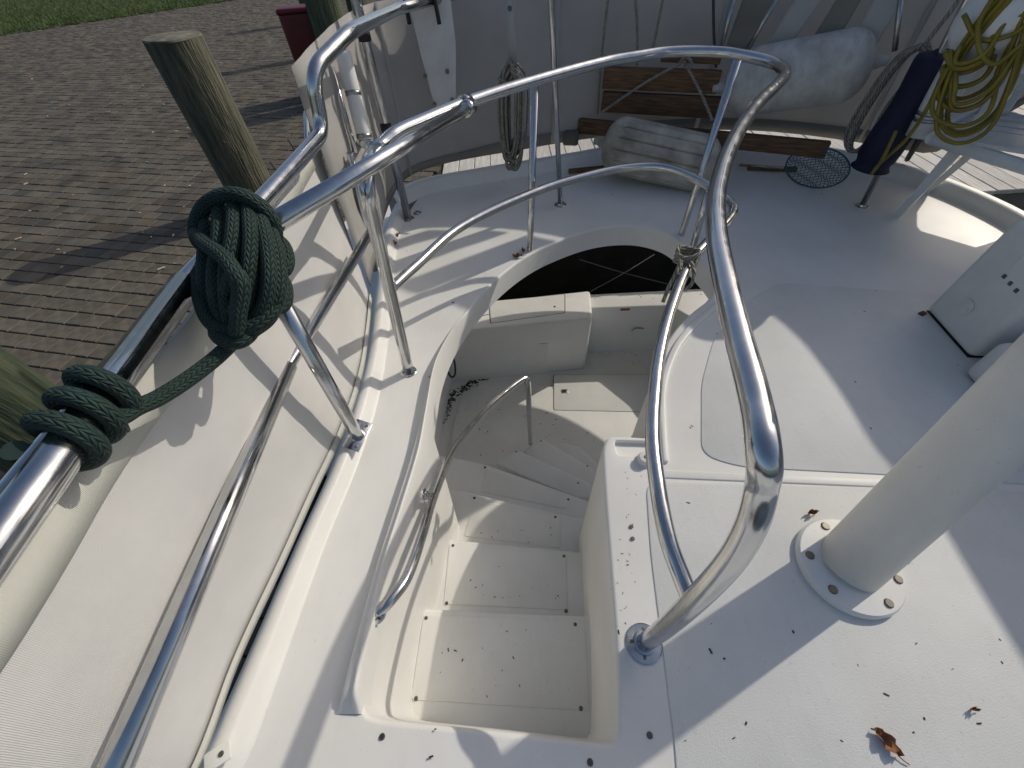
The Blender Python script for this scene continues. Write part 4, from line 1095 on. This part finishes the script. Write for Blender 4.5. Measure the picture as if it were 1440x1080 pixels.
# ================================================================ LITTER
LEAF = None
def leaf(px, z, s, rot, label, m='leaf'):
    bm = bmesh.new(); pts = []
    n = 7; mid_ = [bm.verts.new((0, (k/n - .5)*s, .006*math.sin(k*1.1))) for k in range(n + 1)]
    for sgn in (-1, 1):
        ed = [bm.verts.new((sgn*s*.27*math.sin(math.pi*min(1, (k/n)*.96 + .03))**.8, (k/n - .5)*s, .012 + .006*math.sin(k*2 + sgn))) for k in range(n + 1)]
        for k in range(n): bm.faces.new((mid_[k], mid_[k+1], ed[k+1], ed[k]) if sgn > 0 else (mid_[k+1], mid_[k], ed[k], ed[k+1]))
    sweep_into(bm, [Vector((0, -s*.5, .003)), Vector((s*.04, -s*.68, .003)), Vector((s*.12, -s*.85, .002))], .0011, 6)
    o = from_bm('leaf', bm, m, smooth=True); o.location = P(*px, z) + Vector((0,0,.003)); o.rotation_euler = (rng.uniform(-.15,.15), rng.uniform(-.15,.15), rot)
    return tag(o, label, 'leaf', 'dry leaves on deck')
leaf((1243,1043), .004, .052, .5, 'large brown dry leaf on the nonskid deck at lower right')
leaf((1366,998), .004, .013, 1.2, 'small curled brown leaf right of the large dry leaf')
leaf((728,362), .0, .05, 1.4, 'pinkish brown leaf beside the curved foot of a rail post')
leaf((736,354), .0, .03, .3, 'grey brown leaf scrap touching the rail post foot')
leaf((556,344), .01, .035, .7, 'dark brown leaf by the corner stanchion foot'); leaf((560,332), .01, .028, 2.1, 'upper dark leaf scrap by the corner stanchion foot')
leaf((1140,722), .006, .026, 1.6, 'small reddish leaf sliver touching the canopy leg disc')
rs = tag(box('rust_blob', (.03, .02, .012), 'rust', None, P(1297,441,.006), (0,0,.4), bev=.005, seg=3), 'rusty brown lump at the foot of the white appliance', 'rust')
bm = bmesh.new(); rg = random.Random(17)
def bit(p, s):
    a = rg.uniform(0, 6.28); l = s*rg.uniform(.6, 1.8); w_ = s*rg.uniform(.25, .6); c, sn = math.cos(a), math.sin(a); h_ = s*rg.uniform(.15, .4)
    q = [(-l,-w_),(l,-w_*.6),(l*.9,w_),(-l*.8,w_*.7)]; t_ = [bm.verts.new((p.x + (x*c - y*sn), p.y + (x*sn + y*c), p.z + h_)) for x, y in q]; b_ = [bm.verts.new((p.x + (x*c - y*sn), p.y + (x*sn + y*c), p.z - .001)) for x, y in q]
    bm.faces.new(t_); 
    for i in range(4): bm.faces.new((b_[i], b_[(i+1)%4], t_[(i+1)%4], t_[i]))
hl = [Vector(p) for p in loop]
for i in range(60):
    px, py = rg.uniform(540, 1420), rg.uniform(250, 1075); p = P(px, py)
    if inside(p.to_2d(), hl) or (660 < px < 1000 and 300 < py < 400): continue
    bit(P(px, py, .0045), rg.uniform(.0018, .0042))
for i in range(26): bit(P(rg.gauss(882, 9), rg.uniform(660, 900), .001), rg.uniform(.001, .0024))
for k, (x0, x1, y0, y1) in enumerate([(600,815,880,985), (640,790,785,845), (670,780,735,765)]):
    for i in range(14): bit(P(rg.uniform(x0,x1), rg.uniform(y0,y1), TZ(k+1) + .005), rg.uniform(.0015, .004))
for i in range(70): bit(P(rg.uniform(640,900), rg.uniform(535,640), ZS + .001), rg.uniform(.002, .006))
for i in range(170):
    t = rg.random(); x = 636 + 52*t**1.6 + rg.gauss(0, 2.5) - (4 if t < .5 else 0); y = 600 - 66*t**.55 + rg.gauss(0, 3); bit(P(x - 6, y - 4, ZS - .018), rg.uniform(.004, .012))
for i in range(40): bit(P(rg.uniform(760,1000), rg.uniform(412,420), zt2 + .001) if i % 2 else P(rg.uniform(840,915), rg.uniform(492,515), ZS), rg.uniform(.002, .005))
o = from_bm('litter', bm, 'debris'); tag(o, 'scattered dark bits of leaf litter on the white deck and stairs', 'litter', kind='stuff')
bm = bmesh.new()
for i in range(70):
    p = P(rg.uniform(0, 420), rg.uniform(20, 420), ZD + .004)
    if p.x < DX - .1: bit(p, rg.uniform(.006, .02))
o = from_bm('fallen_leaves', bm, mat('pale_leaf', (.5, .46, .36), .8)); tag(o, 'pale leaf scraps strewn over the brick paving', 'litter', kind='stuff')
